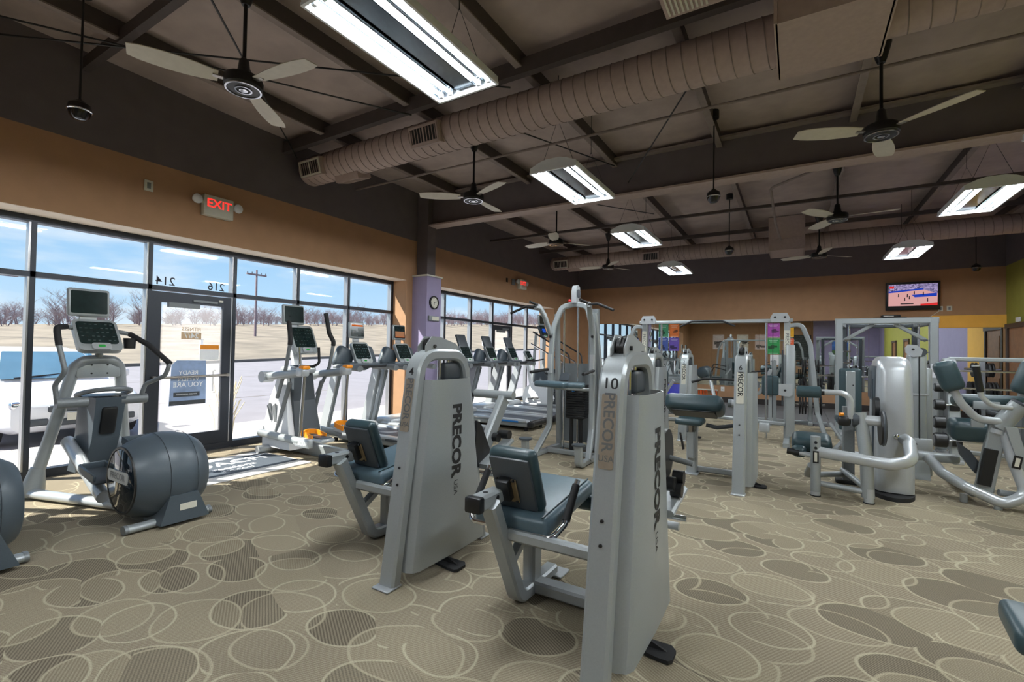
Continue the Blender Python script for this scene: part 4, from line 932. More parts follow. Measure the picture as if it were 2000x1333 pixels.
# ---- smith machine
T = thing('smith_machine', 'large silver smith machine frame below the television', 'exercise machine', (1.29, 10.3, 0))
for s in (-1, 1):
    x = s*.64
    obj('front_upright', MB().rect([(x, -.1, 0), (x, -.1, 2.05)], .11, .10, UX), M['silver'], T); obj('rear_upright', MB().rect([(x-s*.12, .6, 0), (x-s*.12, .6, 2.0)], .09, .09, UX), M['dgrey'], T)
    obj('side_rail', MB().rect([(x, -.1, 2.0), (x-s*.12, .6, 1.98)], .08, .08, UZ), M['silver'], T); obj('base_rail', MB().rect([(x, -.5, .04), (x-s*.1, .8, .04)], .09, .08, UX), M['silver'], T)
    obj('guide_rod', MB().cyl((x-s*.16, .05, .08), (x-s*.16, .1, 1.98), .016, n=10), M['chrome'], T); obj('corner_brace', MB().rect([(x-s*.5, -.05, 1.98), (x-s*.08, -.0, 1.7)], .05, .06, UY), M['silver'], T)
    for k in range(7): obj('catch_peg', MB().cyl((x-s*.05, -.1, .5+.2*k), (x-s*.17, -.12, .5+.2*k), .011, n=8), M['chrome'], T)
    obj('plate_horn', MB().cyl((x, .3, .9), (x+s*.22, .3, .92), .022, n=10), M['chrome'], T)
    for k in range(2): obj('stored_plate', MB().cyl((x+s*(.06+.05*k), .3, .91), (x+s*(.10+.05*k), .3, .91), .2-.03*k, n=24), M['black'], T)
obj('top_beam', MB().rect([(-.70, -.1, 2.03), (.70, -.1, 2.03)], .10, .09, UZ), M['silver'], T); obj('rear_beam', MB().rect([(-.5, .6, 1.98), (.5, .6, 1.98)], .07, .07, UZ), M['dgrey'], T)
obj('safety_placard', MB().box((.64, -.155, 1.2), (.09, .006, .22)), M['white'], T)
obj('smith_bar', MB().cyl((-.95, 0.02, 1.06), (.95, .02, 1.06), .015, n=10), M['chrome'], T)
for s in (-1, 1): obj('bar_hook', MB().rbox((s*.46, .02, 1.06), (.08, .07, .1), .02), M['black'], T)
# ---- upright bench in front of it
T = thing('adjustable_bench', 'adjustable bench set upright with a tall dark pad', 'bench', (.67, 8.42, 0))
bp_ = pad(T, 'back_pad', (0, 0, .79), (.27, .08, .90), .035); obj('pad_spine', MB().rbox((0, -.048, .78), (.11, .02, .84), .006, 1), M['silver'], bp_)
for z in (.6, 1.0): obj('spine_bolt', MB().cyl((.03, -.06, z), (.03, -.058, z), .01, n=8), M['black'], bp_)
obj('bench_post', MB().rect([(0, -.02, .02), (0, -.02, .5)], .09, .09, UX), M['silver'], T); obj('bench_rail', MB().rect([(-.18, -.1, .045), (.0, .9, .045)], .09, .07, UZ), M['silver'], T); obj('front_foot', MB().rect([(-.2, -.1, .03), (.22, -.1, .03)], .07, .06, UY), M['silver2'], T)
pad(T, 'seat_pad', (-.02, .42, .45), (.27, .42, .08), .03); obj('brace_arm', MB().rect([(-.24, .1, .42), (0, .0, .05)], .05, .05, UY), M['silver'], T)
# ================================================================ CARDIO MACHINES (users face the windows, -x)
def console(T, x, z, w, h, tilt, m='silver', name='console', keys=True):
    """tilted display facing +x"""
    R = RY(-tilt); c = V((x, 0, z))
    k = obj(name, MB().prism(rr_poly(w, h, .05), c, UY, R @ V(UZ), .05), M[m], T)
    nrm = (V(UY).cross(R @ V(UZ))).normalized()
    obj('display', MB().prism(rr_poly(w*.86, h*.72, .03), c+nrm*.026+(R @ V(UZ))*h*.06, UY, R @ V(UZ), .004), M['screen'], k)
    if keys:
        mbk = MB()
        for i in range(5):
            for j in range(7):
                if (i*7+j*3) % 4 == 0: continue
                mbk.prism([(-.009, -.0025), (.009, -.0025), (.009, .0025), (-.009, .0025)], c+nrm*.0288+V((0, (j-3)*w*.115, 0))+(R @ V(UZ))*(h*(.33-.13*i)), UY, R @ V(UZ), .001)
        kk = obj('key_legends', mbk, M['led'], k, smooth=False); kk['kind'] = 'stuff'
        obj('green_button', MB().prism(rr_poly(.05, .025, .008), c+nrm*.045-(R @ V(UZ))*h*.40, UY, R @ V(UZ), .004), M['ledgreen'], k)
        obj('control_pod', MB().prism(rr_poly(.14, .07, .02), c+nrm*.032-(R @ V(UZ))*h*.40, UY, R @ V(UZ), .024), M['silver2'], k)
    return k
def tvscreen(T, x, y, z, w, h, pic_=None):
    s = obj('viewing_screen', MB().rbox((x, y, z), (.05, w, h), .022, 3, RY(-4)), M['silver'], T)
    obj('screen_glass', MB().prism(rr_poly(w*.86, h*.8, .012), (x+.028, y, z+h*.02), UY, RY(-4) @ V(UZ), .004), M['screen'], s)
    obj('screen_neck', MB().rbox((x-.01, y, z-h/2-.02), (.03, w*.42, .07), .008, 1), M['silver2'], s)
    if pic_:
        for (a, b, c, d), m in pic_: obj('screen_picture', MB().prism([(a*w, b*h), (c*w, b*h), (c*w, d*h), (a*w, d*h)], (x+.0315, y, z+h*.02), UY, RY(-4) @ V(UZ), .001), m, s, smooth=False)
    return s
# ---- drum ellipticals
def elliptical(loc, lab, tuck=False):
    T = thing('elliptical_trainer', lab, 'elliptical', loc, group='drum elliptical trainers')
    o = lambda x, y, z: V((x+5.2, y-1.86, z))      # world-like coordinates of the first machine
    drum = [(.0, -.27), (.245, -.27), (.258, -.265), (.30, -.19), (.335, -.07), (.342, 0), (.335, .07), (.31, .16), (.255, .24), (.24, .25), (0, .25)]
    cz = o(-4.47, 1.87, .365)
    d = obj('drum', MB().lathe(drum, cz, UY, 48), M['drum'], T)
    for yy in (-.07, .13): obj('drum_seam', MB().lathe([(.3375 if yy < 0 else .327, yy-.002), (.342 if yy < 0 else .331, yy), (.3375 if yy < 0 else .327, yy+.002)], cz, UY, 48, True), M['dgrey'], d)
    obj('drum_disc', MB().lathe([(.243, -.269), (.233, -.276), (0, -.280)], cz, UY, 40), mat('glossy_disc', (24, 34, 42), .05), d)
    obj('disc_rim', MB().lathe([(.26, -.266), (.258, -.276), (.242, -.276), (.242, -.269)], cz, UY, 40, True), M['black'], d)
    b = obj('badge', MB().prism(rr_poly(.36, .09, .03), cz+V((-.03, -.282, .03)), UX, UZ, .006), M['silver2'], d); obj('badge_lettering', MB().text('PRECOR', .07, cz+V((-.03, -.2865, .03)), UX, UZ, .01), M['grey'], b, smooth=False, fix=False)
    obj('drum_pedestal', MB().add([cz+V((.0+a*.15, y, z)) for z, y0, y1 in ((-.335, -.13, .22), (-.12, -.07, .13)) for a, y in ((.2, y0), (2.15, y0), (2.15, y1), (.2, y1))], [(0, 1, 2, 3), (4, 5, 6, 7), (0, 1, 5, 4), (1, 2, 6, 5), (2, 3, 7, 6), (3, 0, 4, 7)]), M['drum'], T, smooth=False)
    obj('warning_label', MB().box(cz+V((.325, .06, -.22)), (.004, .12, .05)), M['offwhite'], T)
    obj('rear_stabilizer', MB().oval([o(-4.27, 1.56, .035), o(-4.27, 2.14, .035)], .03, .045, UZ), M['silver'], T)
    for y in (1.56, 2.14): obj('stabilizer_cap', MB().oval([o(-4.27, y-.012, .035), o(-4.27, y+.012, .035)], .033, .048, UZ), M['grey'], T)
    for s in (-1, 1):
        y0 = 1.84+s*.36; y1 = 1.84+s*.17
        obj('base_leg', MB().oval(fil([o(-6.14, y0, .05), o(-5.9, y0, .05), o(-4.95, 1.86+s*.1, .05)], .1), .04, .055, UZ), M['silver2'], T)
        obj('leg_boot', MB().lathe([(.085, 0), (.085, .06), (.07, .16), (.05, .26)], o(-6.02, y0, .02), (0.16, -s*.1, 1), 20), M['silver'], T)
        obj('mast', MB().tube(fil([o(-6.0, y0-s*.02, .18), o(-5.74, y1, 1.2), o(-5.72, y1-s*.06, 1.26), o(-5.72, 1.84, 1.27)], .07), .047, 14), M['silver'], T)
        obj('pivot_arm', MB().cyl(o(-5.45, 1.80+s*.12, .9), o(-5.45, 1.80+s*.33, .9), .045, n=16), M['grey'], T)
        if s < 0: hp = [o(-5.45, 1.48, .9), o(-5.45, 1.46, 1.06), o(-5.36, 1.50, 1.18), o(-5.42, 1.47, 1.4), o(-5.46, 1.46, 1.56), o(-5.6, 1.56, 1.57), o(-5.64, 1.68, 1.55)]
        else: hp = [o(-5.45, 2.08, .9), o(-5.4, 2.1, 1.04), o(-5.25, 2.2, 1.12), o(-5.2, 2.22, 1.24), o(-5.42, 2.12, 1.42), o(-5.56, 2.02, 1.52), o(-5.62, 1.88, 1.55)]
        if s > 0 and tuck: hp = [o(-5.45, 2.18, .9), o(-5.45, 2.18, 1.1), o(-5.6, 2.16, 1.3), o(-5.66, 2.14, 1.45), o(-5.68, 2.12, 1.55), o(-5.66, 2.0, 1.57), o(-5.64, 1.92, 1.56)]
        hh = obj('moving_handle', MB().tube(fil(hp, .07, 5), .02, 10), M['grey'], T)
        obj('handle_grip', MB().tube(fil(hp[3:6], .06, 5), .0245, 10), M['rubber'], hh)
        obj('pedal_arm', MB().oval([o(-5.85, 1.84+s*.17, .50), o(-5.0, 1.84+s*.17, .13)], .05, .06, UY), M['silver2'], T)
        zp = .30 if s < 0 else .47; xp = -5.08 if s < 0 else -5.2
        p = obj('foot_pedal', MB().rbox(o(xp, 1.84+s*.17, zp), (.36, .19, .035), .015, 2, RY(8)), M['dgrey'], T)
        for q in (-1, 1): obj('pedal_rim', MB().rbox(o(xp, 1.84+s*.17+q*.09, zp+.035), (.34, .02, .06), .008, 1, RY(8)), M['drum'], p)
        obj('pedal_toe', MB().rbox(o(xp-.17, 1.84+s*.17, zp+.06), (.03, .19, .06), .012, 2, RY(8)), M['drum'], p)
    obj('mast_plate', MB().rbox(o(-5.73, 1.84, 1.18), (.07, .34, .16), .02, 2), M['silver'], T)
    for y in (1.78, 1.9):
        for z in (1.14, 1.22): obj('mast_bolt', MB().cyl(o(-5.694, y, z), o(-5.69, y, z), .008, n=8), M['black'], T)
    sh = MB(); v_ = [o(x, 1.84+y, z) for z, xa, xb, w in ((.2, -5.98, -5.66, .13), (.55, -5.82, -5.50, .13), (.93, -5.72, -5.40, .14)) for x, y in ((xa, -w), (xb, -w*.8), (xb, w*.8), (xa, w))]
    fs = [(0, 1, 2, 3), (8, 9, 10, 11)]
    for i in range(2): fs += [(i*4+k, i*4+(k+1) % 4, i*4+4+(k+1) % 4, i*4+4+k) for k in range(4)]
    obj('center_shroud', sh.add(v_, fs), M['drum'], T, smooth=False)
    obj('shroud_slot', MB().rbox(o(-5.47, 1.84, .72), (.08, .12, .26), .02, 2, RY(14)), M['black'], T)
    obj('accessory_tray', MB().tube([o(-5.57+.2*math.cos(a*math.pi/12), 1.84+.19*math.sin(a*math.pi/12), 0.96+.05*math.cos(a*math.pi/12)) for a in range(24)], .022, 8, True), M['grey'], T)
    obj('tray_floor', MB().lathe([(.17, 0), (0, .004)], o(-5.57, 1.84, .945), UZ, 24), M['dgrey'], T)
    obj('console_neck', MB().cyl(o(-5.72, 1.84, 1.24), o(-5.66, 1.82, 1.46), .03, n=12), M['silver'], T)
    c = console(T, 0, 0, .33, .36, 38); c.location = o(-5.56, 1.77, 1.49)
    s_ = tvscreen(T, 0, 0, 0, .31, .26); s_.location = o(-5.66, 1.73, 1.80)
    obj('cup_holder', MB().lathe([(0, 0), (.045, .0), (.05, .1), (.045, .1), (.04, .01), (0, .01)], o(-5.5, 2.0, 1.38), UZ, 16), M['black'], T)
    return T
elliptical((-5.2, 1.86, 0), 'grey drum elliptical with a blank screen in front of the parked car'); elliptical((-5.2, .75, 0), 'grey drum elliptical cut off by the left picture edge', True)
# ---- treadmills
ora = emis('screen_orange', (236, 110, 30), .6); grn = emis('screen_tan', (196, 140, 104), .6)
def treadmill(loc, lab, blue, pics=None, tv=True):
    T = thing('treadmill', lab, 'treadmill', loc, group='treadmills facing the windows')
    obj('deck_frame', MB().rbox((.05, 0, .12), (1.95, .72, .10), .03, 2), M['silver'], T); obj('running_belt', MB().rbox((.15, 0, .17), (1.62, .52, .02), .008, 1), mat('running_belt', (70, 74, 82), .5), T)
    for s in (-1, 1):
        r = obj('side_rail', MB().rbox((.1, s*.33, .18), (1.75, .12, .05), .02, 2), M['silver2'], T)
        obj('rail_accent', MB().rbox((.55, s*.392, .165), (.5, .006, .03), .002, 1), M['blue'] if blue else M['dgrey'], r)
        obj('upright', MB().rect([(-1.0, s*.40, .12), (-.72, s*.39, 1.12)], .06, .17, UY), M['silver2'], T); obj('upright_cover', MB().rect([(-.9, s*.40, .14), (-.64, s*.39, 1.06)], .05, .03, UY), M['grey'], T)
        obj('arm_rest', MB().oval(fil([(-.78, s*.37, 1.13), (-.4, s*.36, 1.13), (-.26, s*.36, 1.12)], .05), .045, .055, UZ), M['grey'], T)
        obj('hood_wing', MB().rbox((-.80, s*.225, 1.26), (.15, .32, .34), .07, 4, RX(s*24)), M['drum'], T)
        obj('rear_roller_cap', MB().rbox((1.02, s*.32, .12), (.12, .12, .1), .03, 2), M['black'], T)
    for x in (-.85, .9):
        for s in (-1, 1): obj('leveling_foot', MB().cyl((x, s*.28, 0), (x, s*.28, .08), .03, n=12), M['rubber'], T)
    obj('motor_hood', MB().rbox((-.78, 0, .18), (.42, .66, .17), .06, 3), M['silver2'], T); obj('rear_roller', MB().cyl((1.0, -.28, .13), (1.0, .28, .13), .05, n=16), M['black'], T)
    obj('cross_handle', MB().tube(fil([(-.45, -.36, 1.15), (-.42, -.1, 1.14), (-.42, .1, 1.14), (-.45, .36, 1.15)], .08), .018), M['rubber'], T); obj('stop_clip', MB().rbox((-.44, .02, 1.14), (.04, .06, .03), .01), mat('red_clip', (200, 46, 40), .4), T)
    obj('dash_base', MB().rbox((-.7, 0, 1.16), (.3, .6, .08), .03, 2), M['drum'], T)
    c = console(T, 0, 0, .33, .36, 26); c.location = (-.66, 0, 1.34)
    if tv: s_ = tvscreen(T, 0, 0, 0, .29, .26, pics); s_.location = (-.76, -.02, 1.70)
    else: obj('display_tower', MB().rbox((-.74, 0, 1.52), (.05, .30, .44), .05, 3, RY(-22)), M['dgrey'], T)
    return T
treadmill((-5.15, 5.1, 0), 'silver treadmill beside the orange pedal machine, screen with an orange streak', False, [((-.38, .2, .36, .3), ora)])
treadmill((-5.15, 6.02, 0), 'silver treadmill next to the purple column, screen lit with a picture', False, [((-.38, -.3, .38, .05), grn), ((-.38, -.34, .38, -.25), ora)])
for y, lab in ((7.62, 'blue trimmed treadmill just beyond the purple column'), (8.52, 'blue trimmed treadmill in the middle of the far bay row'), (9.42, 'blue trimmed treadmill furthest along the far bay row')):
    treadmill((-5.0, y, 0), lab, True, None, False)
# ---- adaptive motion trainer
T = thing('motion_trainer', 'white motion trainer with orange pedals beside the entrance door', 'motion trainer', (-5.65, 4.05, 0))
def frus(zs):
    mb = MB(); vs = []; fs = []
    for z, xa, xb, ya, yb in zs: vs += [(xa, ya, z), (xb, ya, z), (xb, yb, z), (xa, yb, z)]
    n = len(zs); fs = [(3, 2, 1, 0), tuple(range(4*n-4, 4*n))]
    for i in range(n-1): fs += [(i*4+k, i*4+(k+1) % 4, i*4+4+(k+1) % 4, i*4+4+k) for k in range(4)]
    return mb.add(vs, fs)
obj('white_body', frus([(.08, -.56, .05, -.27, .22), (.28, -.56, .02, -.27, .22), (.7, -.5, -.12, -.22, .2), (1.05, -.38, -.2, -.17, .17)]), M['white'], T, smooth=False)
obj('front_panel', frus([(.2, .0, .06, -.19, .2), (.7, -.12, -.07, -.15, .18), (1.08, -.2, -.1, -.13, .15)]), M['dgrey'], T, smooth=False)
for k in range(2): obj('side_decal', MB().prism([(-.5+.12*k, .62), (-.44+.12*k, .66), (-.3+.06*k, .3), (-.36+.06*k, .28)], (0, -.262-.002*k+.02, 0), UX, UZ, .02), M['grey'], T, smooth=False)
obj('top_tray', MB().rbox((-.2, 0, 1.11), (.34, .34, .1), .04, 3), M['silver2'], T); obj('bottle_well', MB().rbox((-.14, .0, 1.165), (.2, .22, .02), .01, 1), M['dgrey'], T)
obj('front_stabilizer', MB().cyl((-.42, -.42, .06), (-.42, .42, .06), .05, n=16), M['silver2'], T); obj('center_rail', MB().rect([(-.3, 0, .08), (.78, 0, .06)], .16, .09, UZ), M['silver'], T); obj('rear_stabilizer', MB().rect([(.78, -.35, .05), (.78, .35, .05)], .08, .09, UZ), M['silver2'], T)
for s in (-1, 1):
    y = s*.33
    a = obj('lower_link', MB().tube([(-.5, y, .27), (.36, y, .24)], .05, 16), M['silver'], T); obj('link_badge', MB().rbox((.42, y, .235), (.3, .09, .12), .03, 2), M['silver2'], a)
    if s < 0: obj('badge_lettering', MB().text('PRECOR', .075, (.42, y-.0465, .235), UX, UZ, .012), M['inkwhite'], a, smooth=False, fix=False)
    u = obj('upper_arm', MB().tube([(-.4, y, 1.02), (.38, y, 1.1)], .052, 16), M['silver'], T); obj('arm_collar', MB().rbox((.36, y, 1.11), (.14, .12, .12), .03, 2), M['silver2'], u); obj('orange_cap', MB().rbox((.40, y, 1.165), (.1, .11, .05), .02, 2), M['orange'], u)
    obj('arm_joint', MB().cyl((-.4, y-.07, 1.02), (-.4, y+.07, 1.02), .075, n=18), M['silver2'], u)
    obj('drop_link', MB().cyl((.4, y, 1.08), (.34, y, .3), .022, n=12), M['chrome'], T)
    yp = s*.2; xp = .52 if s < 0 else .6; zp = .27 if s < 0 else .34
    p = obj('foot_pedal', MB().rbox((xp, yp, zp), (.40, .2, .05), .02, 2), M['silver2'], T); obj('pedal_mat', MB().rbox((xp, yp, zp+.028), (.34, .15, .012), .004, 1), M['dgrey'], p)
    obj('pedal_hoop', MB().sweep(fil([(xp+.02, yp-.1, zp+.03), (xp-.17, yp-.1, zp+.07), (xp-.2, yp, zp+.08), (xp-.17, yp+.1, zp+.07), (xp+.02, yp+.1, zp+.03)], .07), [(.03, .008), (.03, -.008), (-.03, -.008), (-.03, .008)], UZ), M['orange'], p)
    obj('lever', MB().tube(fil([(-.2, s*.3, .75), (.02, s*.33, 1.15), (.1, s*.33, 1.5), (.04, s*.3, 1.62), (-.02, s*.28, 1.9 if s > 0 else 1.75)], .1), .024, 12), M['grey'], T)
    obj('lever_grip', MB().tube(fil([(.09, s*.33, 1.45), (.1, s*.33, 1.5), (.04, s*.3, 1.62), (-.02, s*.28, 1.9 if s > 0 else 1.75)], .08), .03, 12), M['rubber'], T)
    obj('fixed_handle', MB().tube(fil([(-.16, s*.06, 1.14), (-.02, s*.1, 1.16), (.04, s*.15, 1.2), (.02, s*.15, 1.42)], .06), .018, 10), M['chrome'] if s < 0 else M['rubber'], T)
    obj('rear_tube', MB().tube([(-.02, s*.24, .95), (-.3, s*.26, .2)], .028, 10), M['grey'], T)
obj('console_neck', MB().rbox((-.3, .03, 1.28), (.08, .14, .34), .03, 2, RY(-14)), M['white'], T)
c = console(T, 0, 0, .36, .42, 26); c.location = (-.2, .06, 1.52); s_ = tvscreen(T, 0, 0, 0, .32, .27); s_.location = (-.26, -.06, 1.86)
# ---- stair climber and bike beyond the treadmills
T = thing('stair_climber', 'stair climber with long handrails by the far window corner', 'stair climber', (-5.25, 10.85, 0))
obj('climber_body', frus([(.02, -.5, .6, -.35, .35), (.5, -.5, .2, -.33, .33), (.95, -.5, -.2, -.3, .3)]), M['dgrey'], T, smooth=False)
for k in range(4): obj('step', MB().rbox((.55-.24*k, 0, .3+.2*k), (.26, .56, .04), .01, 1), M['grey'], T)
for s in (-1, 1):
    obj('handrail', MB().tube(fil([(-.45, s*.36, 1.9), (.55, s*.38, 1.35), (.66, s*.38, .5)], .12), .02, 10), M['black'], T); obj('side_rail', MB().tube(fil([(-.5, s*.36, 1.6), (.4, s*.37, 1.15), (.5, s*.37, .5)], .12), .02, 10), M['chrome'], T); obj('mast', MB().rect([(-.5, s*.3, .5), (-.42, s*.24, 1.9)], .05, .07, UY), M['silver'], T)
c = console(T, 0, 0, .34, .34, 22, 'dgrey'); c.location = (-.36, 0, 1.92); s_ = tvscreen(T, 0, 0, 0, .3, .26); s_.location = (-.42, 0, 2.22)
obj('blue_display', MB().prism(rr_poly(.16, .1, .01), (-.326, 0, 1.95), UY, RY(-22) @ V(UZ), .004), emis('blue_lcd', (40, 90, 210), .8), T)
T = thing('exercise_bike', 'white upright exercise bike between the far treadmills and the climber', 'exercise bike', (-5.2, 10.08, 0))
obj('bike_shell', MB().prism([(-.45, .12), (.2, .1), (.28, .3), (.12, .62), (-.1, .72), (-.4, .55), (-.5, .3)], (0, 0, 0), UX, UZ, .2), M['white'], T); obj('handlebar_post', MB().rect([(-.3, 0, .6), (-.42, 0, 1.2)], .07, .09, UY), M['white'], T)
obj('seat_post', MB().cyl((.25, 0, .3), (.32, 0, .9), .03, n=12), M['silver'], T); pad(T, 'saddle', (.36, 0, .95), (.3, .24, .08), .035, None, 'dgrey')
for s in (-1, 1):
    obj('handlebar', MB().tube(fil([(-.4, 0, 1.15), (-.36, s*.22, 1.17), (-.1, s*.24, 1.22)], .06), .018), M['rubber'], T); obj('crank', MB().rbox((.0+s*.12, s*.14, .35+s*.05), (.2, .03, .03), .01, 1), M['black'], T); obj('pedal', MB().rbox((s*.2, s*.2, .36+s*.07), (.1, .1, .03), .01, 1), M['black'], T)
obj('front_foot', MB().cyl((-.42, -.3, .05), (-.42, .3, .05), .045, n=12), M['white'], T); obj('rear_foot', MB().cyl((.42, -.3, .05), (.42, .3, .05), .045, n=12), M['white'], T); obj('floor_beam', MB().rect([(-.42, 0, .08), (.42, 0, .08)], .08, .08, UZ), M['white'], T)
c = console(T, 0, 0, .26, .26, 30); c.location = (-.40, 0, 1.30)
# ---- door mat, door decals
M['matbk'] = mat('charcoal_door_mat', (74, 82, 92), .9, 0, .1, 60, .2, 300); M['matlt'] = mat('pale_mat_border', (206, 204, 202), .9, 0, .05, 40, .2, 300)
T = thing('door_mat', 'charcoal entrance mat with white lettering and pale border in the sun', 'mat', (-5.65, 3.1, 0))
obj('mat_border', MB().rbox((0, 0, .006), (1.1, 1.28, .012), .004, 1), M['matlt'], T); obj('mat_field', MB().rbox((-.03, 0, .0135), (.72, 1.22, .004), .001, 1), M['matbk'], T)
for s_, sz, xx, yy in (('COACH', .30, -.18, -.05), ('creations', .15, .05, -.05), ('INC.COM', .085, .19, -.05)):
    obj('mat_lettering', MB().text(s_, sz, (xx, yy, .0163), (0, 1, 0), (-1, 0, 0), .014), M['inkwhite'], T, smooth=False, fix=False)
obj('mat_swoosh', MB().prism([(-.02, .1), (-.12, .45), (-.14, .6), (-.07, .45)], (-.2, 0, .0163), UX, UY, .0006), M['inkwhite'], T, smooth=False)
DX = XW-.015-.019
T = thing('door_poster', 'blue gym poster taped to the entrance door glass, printed side outwards', 'poster', (DX, 3.13, .64))
obj('sheet', MB().add([(0, -.22, 0), (0, .22, .01), (0, .21, .58), (0, -.14, .585), (0, -.2, .52), (-.002, -.22, 0), (-.002, .22, .01), (-.002, .21, .58), (-.002, -.14, .585), (-.002, -.2, .52)], [(0, 1, 2, 3, 4), (5, 6, 7, 8, 9), (0, 1, 6, 5), (1, 2, 7, 6), (2, 3, 8, 7), (3, 4, 9, 8), (4, 0, 5, 9)]), mat('poster_blue', (146, 168, 204), .6, 0, .2, 7), T, smooth=False)
obj('dark_band', MB().bx(.0, .001, -.17, .14, .11, .17).bx(0, .001, -.215, .215, .005, .06), M['dgrey'], T, smooth=False)
for s_, sz, z in (('READY', .075, .42), ('WHEN', .085, .34), ('YOU ARE', .085, .265)): obj('poster_lettering', MB().text(s_, sz, (.002, 0, z), (0, -1, 0), UZ, .012), M['inkwhite'], T, smooth=False, fix=False)
obj('small_print', MB().text('FITNESS ASSESSMENT', .026, (.002, -.02, .14), (0, -1, 0), UZ).text('. . . .', .03, (.002, -.16, .032), (0, -1, 0), UZ), M['inkwhite'], T, smooth=False, fix=False)
T = thing('door_decal', 'orange and white sticker at the right of the door glass', 'sticker', (DX, 3.40, 1.28)); obj('orange_print', MB().bx(0, .001, -.14, .1, .09, .15), M['orange'], T, smooth=False); obj('white_print', MB().bx(0, .001, -.14, .1, -.05, .088), M['inkwhite'], T, smooth=False)
T = thing('door_logo', 'tan fitness logo lettering on the upper door glass, reversed', 'lettering', (DX, 3.15, 1.56)); M['tan'] = mat('tan_vinyl', (206, 176, 140), .6)
obj('logo_block', MB().bx(0, .001, -.12, .12, -.06, .03), M['tan'], T, smooth=False); obj('logo_lettering', MB().text('24/7', .1, (.002, 0, -.015), (0, -1, 0), UZ, .01), M['inkwhite'], T, smooth=False, fix=False); obj('logo_title', MB().text('FITNESS', .065, (.001, 0, .07), (0, -1, 0), UZ, .01), M['tan'], T, smooth=False, fix=False)
for s_, y in (('214', 2.84), ('216', 3.45)):
    o = obj('unit_number', MB().text(s_, .15, (0, 0, 0), (0, -1, 0), UZ, .006), mat('dark_numerals', (40, 42, 60), .6), smooth=False, fix=False); o.location = (XW-.05, y, 2.225); tag(o, 'reversed black numerals on the transom glass at the %s end of the door' % ('hinge' if y < 3 else 'handle'), 'numerals')
# ================================================================ RIGHT SIDE MACHINES
# ---- plate-faced abdominal machine with round-topped weight housing
T = thing('abdominal_machine', 'silver machine with roller pad, curved rail and round topped weight housing', 'exercise machine', (.5, 5.9, 0))
o = lambda x, y, z: V((x-.5, y-5.9, z))
obj('pedestal', MB().oval([o(.17, 5.72, .05), o(.17, 5.72, .60)], .055, .045, UY), M['silver'], T); obj('pedestal', MB().oval(fil([o(.60, 5.74, .05), o(.585, 5.74, .45), o(.54, 5.80, .86)], .2), .06, .055, UY), M['silver'], T)
for x in (.17, .605): f = obj('pedestal_foot', MB().cyl(o(x, 5.72, .005), o(x, 5.72, .14), .042, n=16), M['silver2'], T); obj('rubber_tip', MB().cyl(o(x, 5.72, 0), o(x, 5.72, .012), .046, n=16), M['rubber'], f)
obj('curved_rail', MB().oval(fil([o(.17, 5.70, .45), o(.76, 5.69, .40), o(.93, 5.74, .44), o(.95, 6.0, .58), o(.88, 6.22, .64)], [.1, .14, .14]), .035, .055, UY), M['silver2'], T)
obj('low_rail', MB().tube([o(.17, 5.74, .13), o(.60, 5.74, .10)], .028, 10), M['silver'], T); obj('back_rail', MB().tube(fil([o(.13, 5.74, .3), o(.1, 6.1, .12), o(.5, 6.5, .1)], .1), .03, 10), M['silver'], T); obj('cross_stay', MB().tube([o(.6, 5.76, .12), o(.45, 6.5, .14)], .03, 10), M['silver'], T)
obj('rear_post', MB().rect([o(.5, 6.5, 0), o(.5, 6.5, .85)], .11, .12, UX), M['grey'], T); obj('rear_foot', MB().rbox(o(.48, 6.5, .02), (.2, .16, .04), .012, 2), M['rubber'], T)
obj('placard', MB().box(o(.17, 5.662, .40), (.05, .006, .12)), M['black'], T); obj('placard_text', MB().box(o(.17, 5.658, .40), (.024, .004, .09)), M['offwhite'], T)
for z in (.545, .49): obj('peg_hole', MB().cyl(o(.17, 5.665, z), o(.17, 5.66, z), .014, n=12), M['black'], T)
sp = pad(T, 'seat', o(.14, 5.98, .50), (.36, .32, .15), .06, RX(10)); pad(T, 'foot_roll', o(.03, 5.8, .42), (.14, .14, .12), .05); obj('seat_plate', MB().rbox(o(.14, 5.98, .41), (.28, .26, .02), .006, 1), M['black'], T)
obj('grip_bar', MB().tube([o(.13, 5.74, .40), o(-.06, 5.76, .42)], .026, 12), M['silver2'], T); obj('bar_grip', MB().tube([o(.03, 5.75, .41), o(-.08, 5.76, .42)], .034, 12), M['black'], T)
r = obj('roller_pad', MB().lathe([(0, 0), (.045, 0), (.06, .012), (.06, .205), (.045, .217), (0, .217)], o(0.0, 5.76, 1.045), UX, 24), M['vinyl'], T); obj('roller_end', MB().cyl(o(.22, 5.76, 1.045), o(.245, 5.76, 1.045), .03, n=14), M['black'], r)
obj('lever_arm', MB().tube(fil([o(.22, 5.76, 1.05), o(.46, 5.76, 1.05), o(.465, 5.76, .80)], .11, 8), .028, 14), M['silver2'], T)
obj('lever_hub', MB().rbox(o(.41, 5.78, .77), (.11, .1, .1), .03, 2), M['black'], T); obj('orange_knob', MB().cyl(o(.37, 5.72, .84), o(.40, 5.74, .84), .016, n=12), M['orange'], T)
obj('pivot_collar', MB().cyl(o(.48, 5.79, .79), o(.53, 5.79, .79), .07, n=22), M['dgrey'], T); obj('pivot_tube', MB().cyl(o(.53, 5.79, .79), o(.70, 5.79, .79), .05, n=20), M['silver2'], T)
obj('cam_wheel', MB().cyl(o(.70, 5.83, .72), o(.74, 5.83, .72), .165, n=36), M['black'], T); obj('cam_ring', MB().lathe([(.165, 0), (.175, .01), (.165, .02)], o(.715, 5.83, .72), UX, 36, True), M['dgrey'], T); obj('small_cam', MB().cyl(o(.67, 5.98, .90), o(.71, 5.98, .90), .11, n=24), M['black'], T)
